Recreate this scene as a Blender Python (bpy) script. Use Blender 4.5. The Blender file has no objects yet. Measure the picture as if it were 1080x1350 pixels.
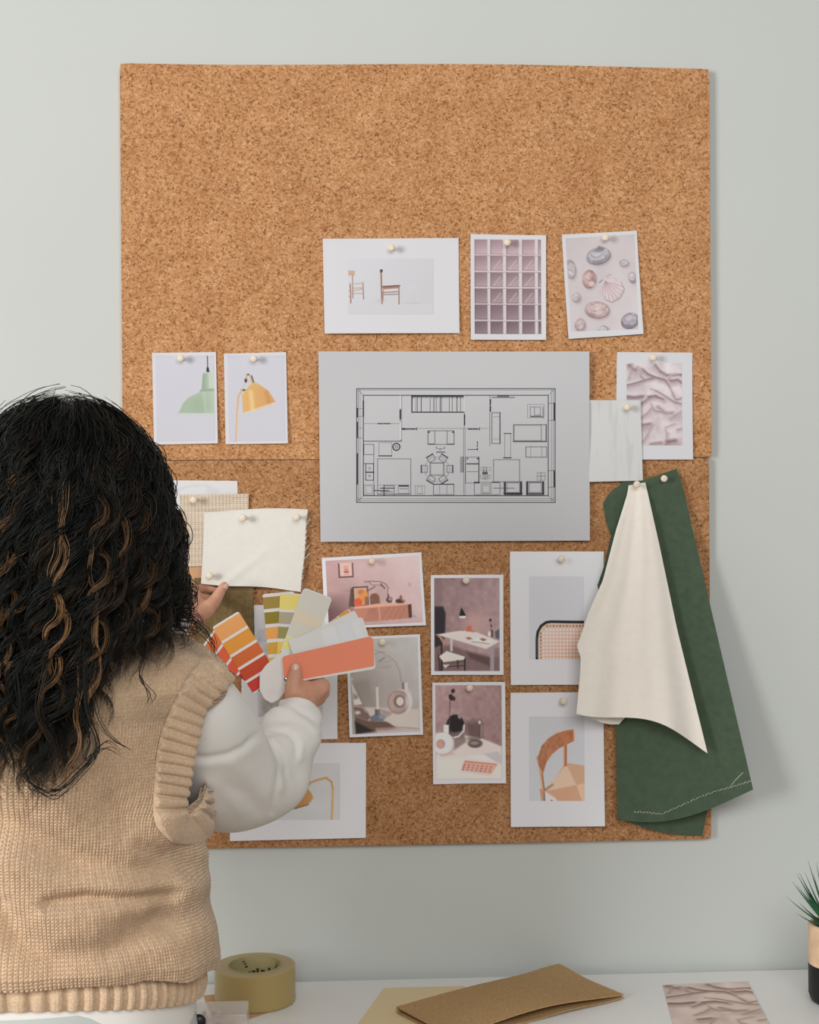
import bpy, bmesh, math, random
import numpy as np
from mathutils import Vector, Matrix
from mathutils.bvhtree import BVHTree
random.seed(7); rng = np.random.default_rng(7)
C = bpy.context.scene.collection
PI = math.pi

# ------------------------------------------------------------------ camera
F = 1900.0                                   # focal length in pixels of a 1080x1350 frame
TABLE_Z = 0.75
CAM = np.array([-0.134, -2.2003, 1.465]); ZB = CAM[2] - 0.5162   # ZB: bottom of the cork boards
YAW, PIT, ROL = -0.05347, -0.00297, -0.00718
cy_, sy_ = math.cos(YAW), math.sin(YAW)
FWD = np.array([-sy_*math.cos(PIT), cy_*math.cos(PIT), math.sin(PIT)])
R0 = np.array([cy_, sy_, 0.0]); U0 = np.cross(R0, FWD)
RT = math.cos(ROL)*R0 + math.sin(ROL)*U0
UP = -math.sin(ROL)*R0 + math.cos(ROL)*U0
cam = bpy.data.cameras.new('camera'); co = bpy.data.objects.new('camera', cam); C.objects.link(co)
cam.sensor_fit = 'VERTICAL'; cam.sensor_height = 24; cam.sensor_width = 24*0.8; cam.lens = F/1350*24
cam.clip_start = 0.05; cam.clip_end = 50
M = Matrix.Identity(4)
for i in range(3):
    M[i][0] = RT[i]; M[i][1] = UP[i]; M[i][2] = -FWD[i]; M[i][3] = CAM[i]
co.matrix_world = M
bpy.context.scene.camera = co

def ray(px, py):
    return FWD + RT*((px-540)/F) - UP*((py-675)/F)
def P(px, py, d):
    """world point seen at a pixel of the photograph, d metres in front of the wall"""
    r = ray(px, py); t = (-d - CAM[1])/r[1]
    return CAM + r*t
def T(px, py, h=0.0):
    """world point on the desk (or h above it)"""
    r = ray(px, py); t = (TABLE_Z + h - CAM[2])/r[2]
    return CAM + r*t
def proj(X):
    q = np.asarray(X) - CAM; w = q @ FWD
    return 540 + F*(q @ RT)/w, 675 - F*(q @ UP)/w
def ip(tab, x):
    t = sorted(tab); return np.interp(x, [a[0] for a in t], [a[1] for a in t])

# ------------------------------------------------------------------ colour + materials
def lin(c):
    c = np.asarray(c, float)/255.0
    return np.where(c <= 0.04045, c/12.92, ((c+0.055)/1.055)**2.4)
class NT:
    def __init__(s, name):
        s.m = bpy.data.materials.new(name); s.m.use_nodes = True
        s.t = s.m.node_tree; s.n = s.t.nodes; s.b = s.n['Principled BSDF']
    def add(s, ty, **kw):
        n = s.n.new(ty)
        for k, v in kw.items():
            if k in n.inputs: n.inputs[k].default_value = v
            else: setattr(n, k, v)
        return n
    def l(s, a, b): s.t.links.new(a, b)
    def obj(s): return s.add('ShaderNodeTexCoord').outputs['Object']
    def ramp(s, fac, stops, interp='LINEAR'):
        r = s.add('ShaderNodeValToRGB'); r.color_ramp.interpolation = interp
        e = r.color_ramp.elements
        while len(e) < len(stops): e.new(0.5)
        for k, (p, c) in enumerate(stops):
            e[k].position = p; e[k].color = tuple(lin(c)) + (1,)
        s.l(fac, r.inputs[0]); return r.outputs['Color']
    def bump(s, h, strength=0.3, dist=0.001):
        b = s.add('ShaderNodeBump', Strength=strength, Distance=dist)
        s.l(h, b.inputs['Height']); s.l(b.outputs[0], s.b.inputs['Normal'])
def mat(name, c, rough=0.6, spec=0.3, noise=0, nscale=60, bump=0, bscale=300, **kw):
    k = NT(name); b = k.b
    b.inputs['Base Color'].default_value = tuple(lin(c)) + (1,)
    b.inputs['Roughness'].default_value = rough
    b.inputs['Specular IOR Level'].default_value = spec
    for a, v in kw.items(): b.inputs[a].default_value = v
    if noise:
        n = k.add('ShaderNodeTexNoise', Scale=nscale, Detail=4.0); k.l(k.obj(), n.inputs['Vector'])
        c = np.asarray(c, float)
        k.l(k.ramp(n.outputs['Fac'], [(0.3, np.clip(c-noise, 0, 255)), (0.7, np.clip(c+noise, 0, 255))]), b.inputs['Base Color'])
    if bump:
        n = k.add('ShaderNodeTexNoise', Scale=bscale, Detail=5.0); k.l(k.obj(), n.inputs['Vector'])
        k.bump(n.outputs['Fac'], bump, 0.001)
    return k.m
def cork_mat(name='cork granules', tone=1.0):
    k = NT(name); v = k.obj()
    # warp the coordinates a little so the grains are irregular
    nz = k.add('ShaderNodeTexNoise', Scale=160.0, Detail=2.0); k.l(v, nz.inputs['Vector'])
    sc = k.add('ShaderNodeVectorMath', operation='SCALE'); k.l(nz.outputs['Color'], sc.inputs[0]); sc.inputs['Scale'].default_value = 0.006
    ad = k.add('ShaderNodeVectorMath', operation='ADD'); k.l(v, ad.inputs[0]); k.l(sc.outputs[0], ad.inputs[1])
    v1 = k.add('ShaderNodeTexVoronoi', Scale=400.0); k.l(ad.outputs[0], v1.inputs['Vector'])
    s1 = k.add('ShaderNodeSeparateColor'); k.l(v1.outputs['Color'], s1.inputs[0])
    c1 = k.ramp(s1.outputs[0], [(0.0, (98,60,32)), (0.11, (154,103,62)), (0.3, (192,138,92)), (0.6, (206,154,108)), (0.82, (216,168,124)), (1.0, (230,190,150))])
    v2 = k.add('ShaderNodeTexVoronoi', Scale=230.0); k.l(ad.outputs[0], v2.inputs['Vector'])
    s2 = k.add('ShaderNodeSeparateColor'); k.l(v2.outputs['Color'], s2.inputs[0])
    c2 = k.ramp(s2.outputs[1], [(0.0, (166,116,74)), (0.4, (200,146,100)), (0.8, (210,158,112)), (1.0, (226,180,138))])
    mx = k.add('ShaderNodeMix', data_type='RGBA'); mx.inputs[0].default_value = 0.36
    k.l(c1, mx.inputs[6]); k.l(c2, mx.inputs[7])
    n3 = k.add('ShaderNodeTexNoise', Scale=14.0, Detail=3.0); k.l(v, n3.inputs['Vector'])
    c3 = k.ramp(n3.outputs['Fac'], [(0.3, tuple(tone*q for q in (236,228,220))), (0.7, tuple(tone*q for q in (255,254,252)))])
    m2 = k.add('ShaderNodeMix', data_type='RGBA', blend_type='MULTIPLY'); m2.inputs[0].default_value = 1.0
    k.l(mx.outputs[2], m2.inputs[6]); k.l(c3, m2.inputs[7])
    k.l(m2.outputs[2], k.b.inputs['Base Color']); k.b.inputs['Roughness'].default_value = 0.85
    k.b.inputs['Specular IOR Level'].default_value = 0.15
    k.bump(v1.outputs['Distance'], 0.55, 0.0015)
    return k.m
def weave_mat(name, c, c2, sx, sz, strength=0.5, dist=0.0006, streak=None, rough=0.9):
    """woven cloth: warp along x, weft along z of the object's own coordinates"""
    k = NT(name); v = k.obj()
    mp = k.add('ShaderNodeMapping'); k.l(v, mp.inputs[0])
    w1 = k.add('ShaderNodeTexWave', Scale=sx, Distortion=1.5, bands_direction='X'); w1.inputs['Detail Scale'].default_value = 3
    w2 = k.add('ShaderNodeTexWave', Scale=sz, Distortion=1.5, bands_direction='Z'); w2.inputs['Detail Scale'].default_value = 3
    k.l(mp.outputs[0], w1.inputs['Vector']); k.l(mp.outputs[0], w2.inputs['Vector'])
    mu = k.add('ShaderNodeMath', operation='ADD'); k.l(w1.outputs['Fac'], mu.inputs[0]); k.l(w2.outputs['Fac'], mu.inputs[1])
    hf = k.add('ShaderNodeMath', operation='MULTIPLY'); k.l(mu.outputs[0], hf.inputs[0]); hf.inputs[1].default_value = 0.5
    n = k.add('ShaderNodeTexNoise', Scale=90.0, Detail=5.0)
    if streak:
        m2 = k.add('ShaderNodeMapping'); m2.inputs['Scale'].default_value = streak; k.l(v, m2.inputs[0]); k.l(m2.outputs[0], n.inputs['Vector'])
    else: k.l(v, n.inputs['Vector'])
    av = k.add('ShaderNodeMix'); av.inputs[0].default_value = 0.55
    k.l(hf.outputs[0], av.inputs[2]); k.l(n.outputs['Fac'], av.inputs[3])
    k.l(k.ramp(av.outputs[0], [(0.25, c2), (0.7, c)]), k.b.inputs['Base Color'])
    k.b.inputs['Roughness'].default_value = rough; k.b.inputs['Specular IOR Level'].default_value = 0.12
    k.b.inputs['Sheen Weight'].default_value = 0.15
    k.bump(hf.outputs[0], strength, dist)
    return k.m
def attr_mat(name, rough=0.55, spec=0.25, **kw):
    k = NT(name)
    a = k.add('ShaderNodeAttribute', attribute_name='Col'); k.l(a.outputs['Color'], k.b.inputs['Base Color'])
    k.b.inputs['Roughness'].default_value = rough; k.b.inputs['Specular IOR Level'].default_value = spec
    for q, v in kw.items(): k.b.inputs[q].default_value = v
    return k.m
def streak_mat(name, c, c2, scale, lo=0.5, hi=0.62, rough=0.5):
    """pale ground with thin darker grain or veins"""
    k = NT(name); v = k.obj()
    mp = k.add('ShaderNodeMapping'); mp.inputs['Scale'].default_value = scale; k.l(v, mp.inputs[0])
    n = k.add('ShaderNodeTexNoise', Scale=1.0, Detail=6.0, Distortion=0.6); k.l(mp.outputs[0], n.inputs['Vector'])
    k.l(k.ramp(n.outputs['Fac'], [(0.0, c), (lo, c), (hi, c2), (hi+0.04, c)]), k.b.inputs['Base Color'])
    k.b.inputs['Roughness'].default_value = rough; k.b.inputs['Specular IOR Level'].default_value = 0.25
    return k.m

MAT = dict(
    wall=mat('wall paint', (202,206,203), 0.8, 0.15, noise=1.5, nscale=3, bump=0.04, bscale=220),
    floor=mat('floor boards', (150,132,112), 0.5, 0.3, noise=12, nscale=9),
    desk=mat('white desk laminate', (238,237,234), 0.42, 0.35),
    cork=cork_mat(), cork_shaded=cork_mat('cork granules toned for shade', 0.92),  # lower board: part of its shade is toned into the cork colour
    paper_lifted=mat('photo paper lightened against shade', (236,236,241), 0.5, 0.2),  # same photo paper, lightened to offset shade low on the board
    paper=mat('white photo paper', (216,216,221), 0.5, 0.2),
    paper_grey=mat('grey drawing paper', (196,197,200), 0.6, 0.15),
    ink=mat('drawing ink', (62,62,66), 0.7, 0.1),
    ink_mid=mat('fine drawing ink', (112,112,116), 0.7, 0.1),
    ink_light=mat('white drawing ink', (226,226,228), 0.7, 0.1),
    pic=attr_mat('printed photograph', 0.45, 0.2),
    pin=mat('pale wood', (236,222,200), 0.5, 0.3, noise=8, nscale=160),
    steel=mat('pin steel', (190,190,195), 0.25, 0.5, Metallic=1.0),
    kraft=mat('brown card', (205,163,126), 0.75, 0.15, noise=6, nscale=40),
    yellow_paper=mat('pale yellow paper', (232,212,170), 0.7, 0.15),
    green=weave_mat('dark green canvas', (86,102,83), (66,83,66), 330, 330, 0.4, 0.0005),
    cream=weave_mat('cream cotton', (243,237,227), (236,228,217), 420, 420, 0.25, 0.0003),
    white_cotton=weave_mat('off white cotton', (232,229,222), (224,220,212), 420, 420, 0.22, 0.0003),
    linen=weave_mat('open linen weave', (226,212,194), (188,168,146), 60, 110, 0.6, 0.0010, streak=(0.25,1,3.2)),
    burlap=weave_mat('olive burlap', (150,128,88), (96,78,48), 120, 170, 0.8, 0.0010),
    felt=mat('brown jute', (186,152,108), 0.95, 0.08, noise=14, nscale=420, bump=0.9, bscale=520),
    marble=streak_mat('white marble paper', (220,221,222), (210,212,215), (9,9,14), 0.5, 0.56),
    whitewood=streak_mat('white wood grain', (213,214,214), (202,203,203), (90,9,10), 0.55, 0.62),
    thread=mat('thread', (228,224,214), 0.8, 0.1),
    skin=mat('skin', (214,160,134), 0.5, 0.3, noise=7, nscale=70, bump=0.12, bscale=420),
    nail=mat('nail', (234,190,178), 0.25, 0.45),
    shirt=mat('white sweatshirt cotton', (240,237,232), 0.85, 0.1, bump=0.10, bscale=900),
    trousers=mat('pale trousers', (196,204,200), 0.8, 0.1),
    button=mat('dark button', (30,32,34), 0.4, 0.4),
    hair=attr_mat('dark brown hair', 0.42, 0.27),
    vest=None, tape=None, tape_core=mat('cardboard core', (176,164,120), 0.7, 0.2),
    print_mark=mat('core print', (60,66,52), 0.7, 0.1),
    potwood=mat('pale turned wood', (214,182,150), 0.55, 0.25, noise=10, nscale=50),
    potblack=mat('matt black paint', (26,27,28), 0.5, 0.3),
    soil=mat('potting soil', (52,42,34), 0.95, 0.05, bump=0.8, bscale=200),
    leaf=mat('leaf green', (40,96,58), 0.45, 0.35, noise=16, nscale=30),
    white=mat('white card stock', (238,237,235), 0.4, 0.3),
    eye=mat('eye white', (230,228,224), 0.2, 0.5),
)
def knit_mat(name, c, c2):
    k = NT(name); v = k.obj()
    n = k.add('ShaderNodeTexNoise', Scale=380.0, Detail=4.0); k.l(v, n.inputs['Vector'])
    k.l(k.ramp(n.outputs['Fac'], [(0.3, c2), (0.7, c)]), k.b.inputs['Base Color'])
    k.b.inputs['Roughness'].default_value = 0.95; k.b.inputs['Specular IOR Level'].default_value = 0.08
    k.b.inputs['Sheen Weight'].default_value = 0.35; k.b.inputs['Sheen Roughness'].default_value = 0.5
    k.bump(n.outputs['Fac'], 0.5, 0.0008)
    return k.m
MAT['vest'] = knit_mat('beige wool knit', (228,201,172), (203,172,139))
def tape_mat():
    k = NT('amber packing tape')
    k.b.inputs['Base Color'].default_value = tuple(lin((176,154,100))) + (1,)
    k.b.inputs['Roughness'].default_value = 0.32; k.b.inputs['Subsurface Weight'].default_value = 0.35
    k.b.inputs['Subsurface Radius'].default_value = (0.02, 0.015, 0.006); k.b.inputs['Subsurface Scale'].default_value = 1.0
    return k.m
MAT['tape'] = tape_mat()
def plastic_mat():
    k = NT('clear crumpled plastic')
    k.b.inputs['Base Color'].default_value = (0.92, 0.9, 0.87, 1); k.b.inputs['Roughness'].default_value = 0.18
    k.b.inputs['Alpha'].default_value = 0.35; k.b.inputs['IOR'].default_value = 1.45
    return k.m
MAT['plastic'] = plastic_mat()
_cm = {}
def colmat(c, rough=0.45, spec=0.25):
    key = tuple(int(x) for x in c)
    if key not in _cm: _cm[key] = mat('printed colour %d %d %d' % key, key, rough, spec)
    return _cm[key]

# ------------------------------------------------------------------ mesh helpers
def link(o, parent=None):
    C.objects.link(o)
    if parent is not None: o.parent = parent
    return o
def tag(o, label=None, cat=None, group=None, kind=None):
    if label: o['label'] = label
    if cat: o['category'] = cat
    if group: o['group'] = group
    if kind: o['kind'] = kind
    return o
def empty(name, loc):
    o = bpy.data.objects.new(name, None); C.objects.link(o); o.empty_display_size = 0.02
    o.location = tuple(loc); return o
def world_of(o):
    v = Vector((0,0,0))
    while o is not None: v += o.location; o = o.parent
    return v
def mk(name, V, Fc, m, parent=None, smooth=True, col=None, mats=None, fm=None, origin=None):
    """one mesh object; V in world space (parents are only ever translated)"""
    me = bpy.data.meshes.new(name)
    V = np.asarray(V, float)
    off = np.zeros(3)
    if parent is not None: off = np.array(world_of(parent))
    elif origin is not None: off = np.asarray(origin, float)
    if parent is not None and origin is not None: pass
    Vl = V - off
    if isinstance(Fc, np.ndarray):
        nf, k = Fc.shape
        me.vertices.add(len(Vl)); me.vertices.foreach_set('co', Vl.astype(np.float32).ravel())
        me.loops.add(nf*k); me.loops.foreach_set('vertex_index', Fc.astype(np.int32).ravel())
        me.polygons.add(nf); me.polygons.foreach_set('loop_start', np.arange(0, nf*k, k, dtype=np.int32))
        me.update(calc_edges=True)
    else:
        me.from_pydata([tuple(v) for v in Vl], [], [tuple(f) for f in Fc]); me.update()
    for x in (mats or [m]): me.materials.append(x)
    if fm is not None: me.polygons.foreach_set('material_index', np.asarray(fm, np.int32))
    if smooth: me.polygons.foreach_set('use_smooth', np.ones(len(me.polygons), bool))
    if col is not None:
        a = me.color_attributes.new('Col', 'FLOAT_COLOR', 'POINT')
        rgba = np.ones((len(Vl), 4), np.float32); rgba[:, :3] = col
        a.data.foreach_set('color', rgba.ravel())
    me.validate()
    o = bpy.data.objects.new(name, me)
    if parent is None and origin is not None: o.location = tuple(off)
    return link(o, parent)
def gridf(nr, nc, base=0, closed=False):
    i = np.arange(nr-1)[:, None]; j = np.arange(nc if closed else nc-1)[None, :]
    j2 = (j+1) % nc
    a = base + i*nc + j; b = base + i*nc + j2; c = base + (i+1)*nc + j2; d = base + (i+1)*nc + j
    return np.stack([a, d, c, b], -1).reshape(-1, 4)
def gnorm(G, closed=False):
    du = np.roll(G, -1, 1) - np.roll(G, 1, 1) if closed else np.gradient(G, axis=1)
    dv = np.gradient(G, axis=0)
    n = np.cross(dv, du); l = np.linalg.norm(n, axis=-1, keepdims=True); l[l == 0] = 1
    return n/l
class MB:
    def __init__(s): s.v = []; s.f = []; s.m = []
    def add(s, v, f, mi=0):
        b = len(s.v); s.v += [tuple(p) for p in v]; s.f += [tuple(i+b for i in q) for q in f]; s.m += [mi]*len(f)
    def box(s, c, h, mi=0, rot=None, bev=0):
        bm = bmesh.new(); bmesh.ops.create_cube(bm, size=1)
        for v in bm.verts: v.co = Vector((v.co.x*2*h[0], v.co.y*2*h[1], v.co.z*2*h[2]))
        if bev: bmesh.ops.bevel(bm, geom=list(bm.edges), offset=bev, segments=2, profile=0.5, affect='EDGES')
        if rot is not None:
            for v in bm.verts: v.co = rot @ v.co
        bm.verts.index_update()
        s.add([(v.co.x+c[0], v.co.y+c[1], v.co.z+c[2]) for v in bm.verts], [[v.index for v in f.verts] for f in bm.faces], mi); bm.free()
    def lathe(s, prof, c, axis='z', n=40, mi=0, closed=False):
        """profile of (radius, height)"""
        V = []; Fq = []
        for r, h in prof:
            for k in range(n):
                a = 2*PI*k/n; x, y = r*math.cos(a), r*math.sin(a)
                V.append((c[0]+x, c[1]+y, c[2]+h) if axis == 'z' else (c[0]+x, c[1]-h, c[2]+y))
        m = len(prof)
        for i in range(m if closed else m-1):
            i2 = (i+1) % m
            for k in range(n):
                k2 = (k+1) % n
                q = (i*n+k, i*n+k2, i2*n+k2, i2*n+k); Fq.append(q if axis == 'z' else q[::-1])
        s.add(V, Fq, mi)
    def tube(s, pts, r, n=6, mi=0, cap=True):
        pts = [np.asarray(p, float) for p in pts]; m = len(pts)
        rr = r if hasattr(r, '__len__') else [r]*m
        V = []; Fq = []; up = np.array([0.13, 0.2, 0.97])
        for i, p in enumerate(pts):
            t = pts[min(i+1, m-1)] - pts[max(i-1, 0)]; t = t/(np.linalg.norm(t)+1e-12)
            u = up - t*np.dot(up, t)
            if np.linalg.norm(u) < 1e-3: u = np.array([1.0, 0, 0]) - t*t[0]
            u /= np.linalg.norm(u); up = u; w = np.cross(t, u)
            for k in range(n):
                a = 2*PI*k/n; V.append(p + rr[i]*(math.cos(a)*u + math.sin(a)*w))
        for i in range(m-1):
            for k in range(n):
                k2 = (k+1) % n; Fq.append((i*n+k, i*n+k2, (i+1)*n+k2, (i+1)*n+k))
        if cap: Fq += [tuple(range(n))[::-1], tuple((m-1)*n+k for k in range(n))]
        s.add(V, Fq, mi)
    def build(s, name, m, parent=None, smooth=True, mats=None, origin=None):
        return mk(name, s.v, s.f, m, parent, smooth, mats=mats, fm=s.m if mats else None, origin=origin)
def auto_smooth(o, ang=35):
    """mark edges sharper than ang as sharp"""
    bm = bmesh.new(); bm.from_mesh(o.data); c = math.radians(ang)
    for e in bm.edges:
        if len(e.link_faces) == 2 and e.calc_face_angle(0) > c: e.smooth = False
    bm.to_mesh(o.data); bm.free(); return o

# ------------------------------------------------------------------ pictures: drawn on a fine grid of vertices
class Pic:
    """paints colours on a grid; coordinates are the measuring units of the picture (x0,y0)-(x1,y1)"""
    def __init__(s, x0, y0, x1, y1, per, bg, feather=None):
        s.x0, s.y0, s.x1, s.y1 = x0, y0, x1, y1
        s.w = max(8, int(abs(x1-x0)/per)); s.h = max(8, int(abs(y1-y0)/per))
        s.X, s.Y = np.meshgrid(np.linspace(x0, x1, s.w), np.linspace(y0, y1, s.h))
        s.f = feather or per*1.3
        s.A = np.zeros((s.h, s.w, 3)) + np.asarray(bg, float)
    def blend(s, mask, c, a=1.0):
        mask = (mask*a)[..., None]; c = np.asarray(c, float)
        s.A = s.A*(1-mask) + c*mask; return s
    def sd_line(s, pts, X=None, Y=None):
        X = s.X if X is None else X; Y = s.Y if Y is None else Y
        D = np.full(X.shape, 1e9)
        for (ax, ay), (bx, by) in zip(pts[:-1], pts[1:]):
            dx, dy = bx-ax, by-ay; L = dx*dx+dy*dy+1e-9
            t = np.clip(((X-ax)*dx+(Y-ay)*dy)/L, 0, 1)
            D = np.minimum(D, np.hypot(X-ax-t*dx, Y-ay-t*dy))
        return D
    def m_poly(s, pts, soft=0):
        pts = list(pts); D = s.sd_line(pts+pts[:1]); ins = np.zeros(s.X.shape, bool)
        for (ax, ay), (bx, by) in zip(pts, pts[1:]+pts[:1]):
            if ay == by: continue
            c = ((ay > s.Y) != (by > s.Y)) & (s.X < (bx-ax)*(s.Y-ay)/(by-ay)+ax); ins ^= c
        sd = np.where(ins, -D, D); f = s.f+soft
        return np.clip(0.5-sd/f, 0, 1)
    def poly(s, pts, c, a=1, soft=0): return s.blend(s.m_poly(pts, soft), c, a)
    def rect(s, x0, y0, x1, y1, c, a=1, soft=0): return s.poly([(x0,y0),(x1,y0),(x1,y1),(x0,y1)], c, a, soft)
    def m_ell(s, cx, cy, rx, ry, rot=0, soft=0):
        cr, sr = math.cos(rot), math.sin(rot); u = (s.X-cx)*cr+(s.Y-cy)*sr; v = -(s.X-cx)*sr+(s.Y-cy)*cr
        q = np.sqrt((u/rx)**2+(v/ry)**2); return np.clip(0.5-(q-1)*min(rx, ry)/(s.f+soft), 0, 1)
    def ell(s, cx, cy, rx, ry, c, rot=0, a=1, soft=0): return s.blend(s.m_ell(cx, cy, rx, ry, rot, soft), c, a)
    def line(s, pts, w, c, a=1, soft=0):
        return s.blend(np.clip(0.5-(s.sd_line(pts)-w/2)/(s.f+soft), 0, 1), c, a)
    def grad(s, p0, p1, c0, c1, mask=None):
        dx, dy = p1[0]-p0[0], p1[1]-p0[1]; t = np.clip(((s.X-p0[0])*dx+(s.Y-p0[1])*dy)/(dx*dx+dy*dy), 0, 1)[..., None]
        g = np.asarray(c0, float)*(1-t)+np.asarray(c1, float)*t
        m = 1.0 if mask is None else mask[..., None]
        s.A = s.A*(1-m)+g*m; return s
    def noise(s, amp, cells=(9, 12), seed=1, mask=None):
        r = np.random.default_rng(seed); N = np.zeros(s.X.shape); a = 1.0
        cx, cy = cells
        for o in range(3):
            g = r.normal(size=(cy+2, cx+2)); u = np.linspace(0, cx, s.w); v = np.linspace(0, cy, s.h)
            iu = u.astype(int); iv = v.astype(int); fu = (u-iu)[None]; fv = (v-iv)[:, None]
            fu = fu*fu*(3-2*fu); fv = fv*fv*(3-2*fv)
            g00 = g[np.ix_(iv, iu)]; g10 = g[np.ix_(iv, iu+1)]; g01 = g[np.ix_(iv+1, iu)]; g11 = g[np.ix_(iv+1, iu+1)]
            N += a*((g00*(1-fu)+g10*fu)*(1-fv)+(g01*(1-fu)+g11*fu)*fv); a *= 0.5; cx *= 2; cy *= 2
        m = 1.0 if mask is None else mask
        s.A += (amp*N*m)[..., None]; return s

class Sheet:
    """a sheet of paper or cloth pinned to the board: a thin solid with a gentle curl"""
    def __init__(s, corners, d, curl=0.004, side=0.0, pin_u=0.5, pin_v=0.05, seed=0, fn=None):
        s.c = corners; s.W = np.array([P(x, y, d) for x, y in corners]); s.d = d
        s.curl, s.side, s.pu, s.pv, s.seed, s.fn = curl, side, pin_u, pin_v, seed, fn
    def S(s, u, v, off=0.0):
        u = np.asarray(u, float)[..., None]; v = np.asarray(v, float)[..., None]
        tl, tr, br, bl = s.W
        p = tl*(1-u)*(1-v)+tr*u*(1-v)+br*u*v+bl*(1-u)*v
        u = u[..., 0]; v = v[..., 0]
        k = s.curl*np.clip(v-s.pv, 0, 1)**2*(1+0.35*np.sin(2.6*u+s.seed))+s.side*(np.abs(u-s.pu)*2)**2*(0.5+0.5*v)
        k = k+0.0012*(np.clip(s.pv-v, 0, 1)/max(s.pv, 0.02))*(np.abs(u-s.pu)*2)
        if s.fn is not None: k = k+s.fn(u, v)
        p[..., 1] -= k+off
        return p
    def uv(s, x, y):
        tl, tr, br, bl = [np.array(c, float) for c in s.c]; q = np.array([x, y], float); u = v = 0.5
        for _ in range(12):
            f = tl*(1-u)*(1-v)+tr*u*(1-v)+br*u*v+bl*(1-u)*v-q
            du = (tr-tl)*(1-v)+(br-bl)*v; dv = (bl-tl)*(1-u)+(br-tr)*u
            e = np.linalg.solve(np.stack([du, dv], 1), f); u -= e[0]; v -= e[1]
        return u, v
    def mesh(s, name, m, thick=0.0004, nu=14, nv=18, parent=None, edge=None):
        U, V = np.meshgrid(np.linspace(0, 1, nu), np.linspace(0, 1, nv))
        if edge is not None: U, V = edge(U, V)
        f = s.S(U, V); b = f.copy(); b[..., 1] += thick
        n = nu*nv; FV = np.concatenate([f.reshape(-1, 3), b.reshape(-1, 3)])
        Fq = gridf(nv, nu); FB = gridf(nv, nu, n)[:, ::-1]
        ring = [j for j in range(nu)]+[i*nu+nu-1 for i in range(1, nv)]+[(nv-1)*nu+j for j in range(nu-2, -1, -1)]+[i*nu for i in range(nv-2, 0, -1)]
        SD = np.array([[a, a2, a2+n, a+n] for a, a2 in zip(ring, ring[1:]+ring[:1])])
        o = mk(name, FV, np.concatenate([Fq, FB, SD]), m, parent, origin=f[0, nu//2] if parent is None else None)
        return auto_smooth(o, 50)
    def image(s, pic, quad, parent, name='printed_image', off=0.00025):
        """lay a painted picture on the sheet; quad = its four corners, measured in the photograph"""
        q = [s.uv(*c) for c in quad]
        a, b = np.meshgrid(np.linspace(0, 1, pic.w), np.linspace(0, 1, pic.h))
        U = q[0][0]*(1-a)*(1-b)+q[1][0]*a*(1-b)+q[2][0]*a*b+q[3][0]*(1-a)*b
        V = q[0][1]*(1-a)*(1-b)+q[1][1]*a*(1-b)+q[2][1]*a*b+q[3][1]*(1-a)*b
        return mk(name, s.S(U, V, off).reshape(-1, 3), gridf(pic.h, pic.w), MAT['pic'], parent, col=lin(np.clip(pic.A, 0, 255)).reshape(-1, 3))
# ------------------------------------------------------------------ room
b = MB(); b.box((0, 0.05, 1.4), (2.6, 0.05, 1.4)); tag(b.build('wall_back', MAT['wall'], smooth=False), kind='structure')
b = MB(); b.box((0, -2.0, -0.02), (2.6, 2.1, 0.02)); tag(b.build('floor', MAT['floor'], smooth=False), kind='structure')
b = MB(); b.box((0, -0.006, 0.04), (2.6, 0.006, 0.04), bev=0.003); tag(b.build('baseboard_back', MAT['desk'], smooth=False), kind='structure')

# ------------------------------------------------------------------ cork boards
BD = 0.0125                                   # front face of the boards, distance from the wall
def board(name, label, x0, x1, z0, z1, r=0.0035, warp=0.0, m='cork'):
    nx, nz = 60, 40
    xs = np.linspace(x0, x1, nx); zs = np.linspace(z1, z0, nz)
    X, Z = np.meshgrid(xs, zs)
    # softly rounded corners
    cx = np.clip(X, x0+r, x1-r); cz = np.clip(Z, z0+r, z1-r); dx, dz = X-cx, Z-cz
    L = np.maximum(np.hypot(dx, dz), 1e-9); k = np.minimum(1, r/L); X = cx+dx*k; Z = cz+dz*k
    Y = np.full(X.shape, -BD)
    if warp: Z = Z+warp*np.sin((X-x0)/(x1-x0)*2.1*PI+0.6)*np.clip((Z-z0)/(z1-z0), 0, 1)**4
    f = np.stack([X, Y, Z], -1); bk = f.copy(); bk[..., 1] += 0.0095
    n = nx*nz; ring = [j for j in range(nx)]+[i*nx+nx-1 for i in range(1, nz)]+[(nz-1)*nx+j for j in range(nx-2, -1, -1)]+[i*nx for i in range(nz-2, 0, -1)]
    SD = np.array([[a, a2, a2+n, a+n] for a, a2 in zip(ring, ring[1:]+ring[:1])])
    o = mk(name, np.concatenate([f.reshape(-1, 3), bk.reshape(-1, 3)]), np.concatenate([gridf(nz, nx), gridf(nz, nx, n)[:, ::-1], SD]), MAT[m], origin=((x0+x1)/2, -BD, z0))
    auto_smooth(o, 40); return tag(o, label, 'cork board', 'cork boards on the wall')
zj = P(400, 606, BD)[2]; pTL, pTR, pBR = P(158, 86, BD), P(935, 91, BD), P(938, 1105, BD)
board('cork_board', 'upper cork board on the wall, bare across its top', pTL[0], pTR[0], zj+0.0006, pTR[2]+0.002, warp=-0.0022)
board('cork_board', 'lower cork board on the wall, crowded with prints and swatches', pTL[0]+0.003, pBR[0], pBR[2]-0.001, zj-0.0006, m='cork_shaded')
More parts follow.
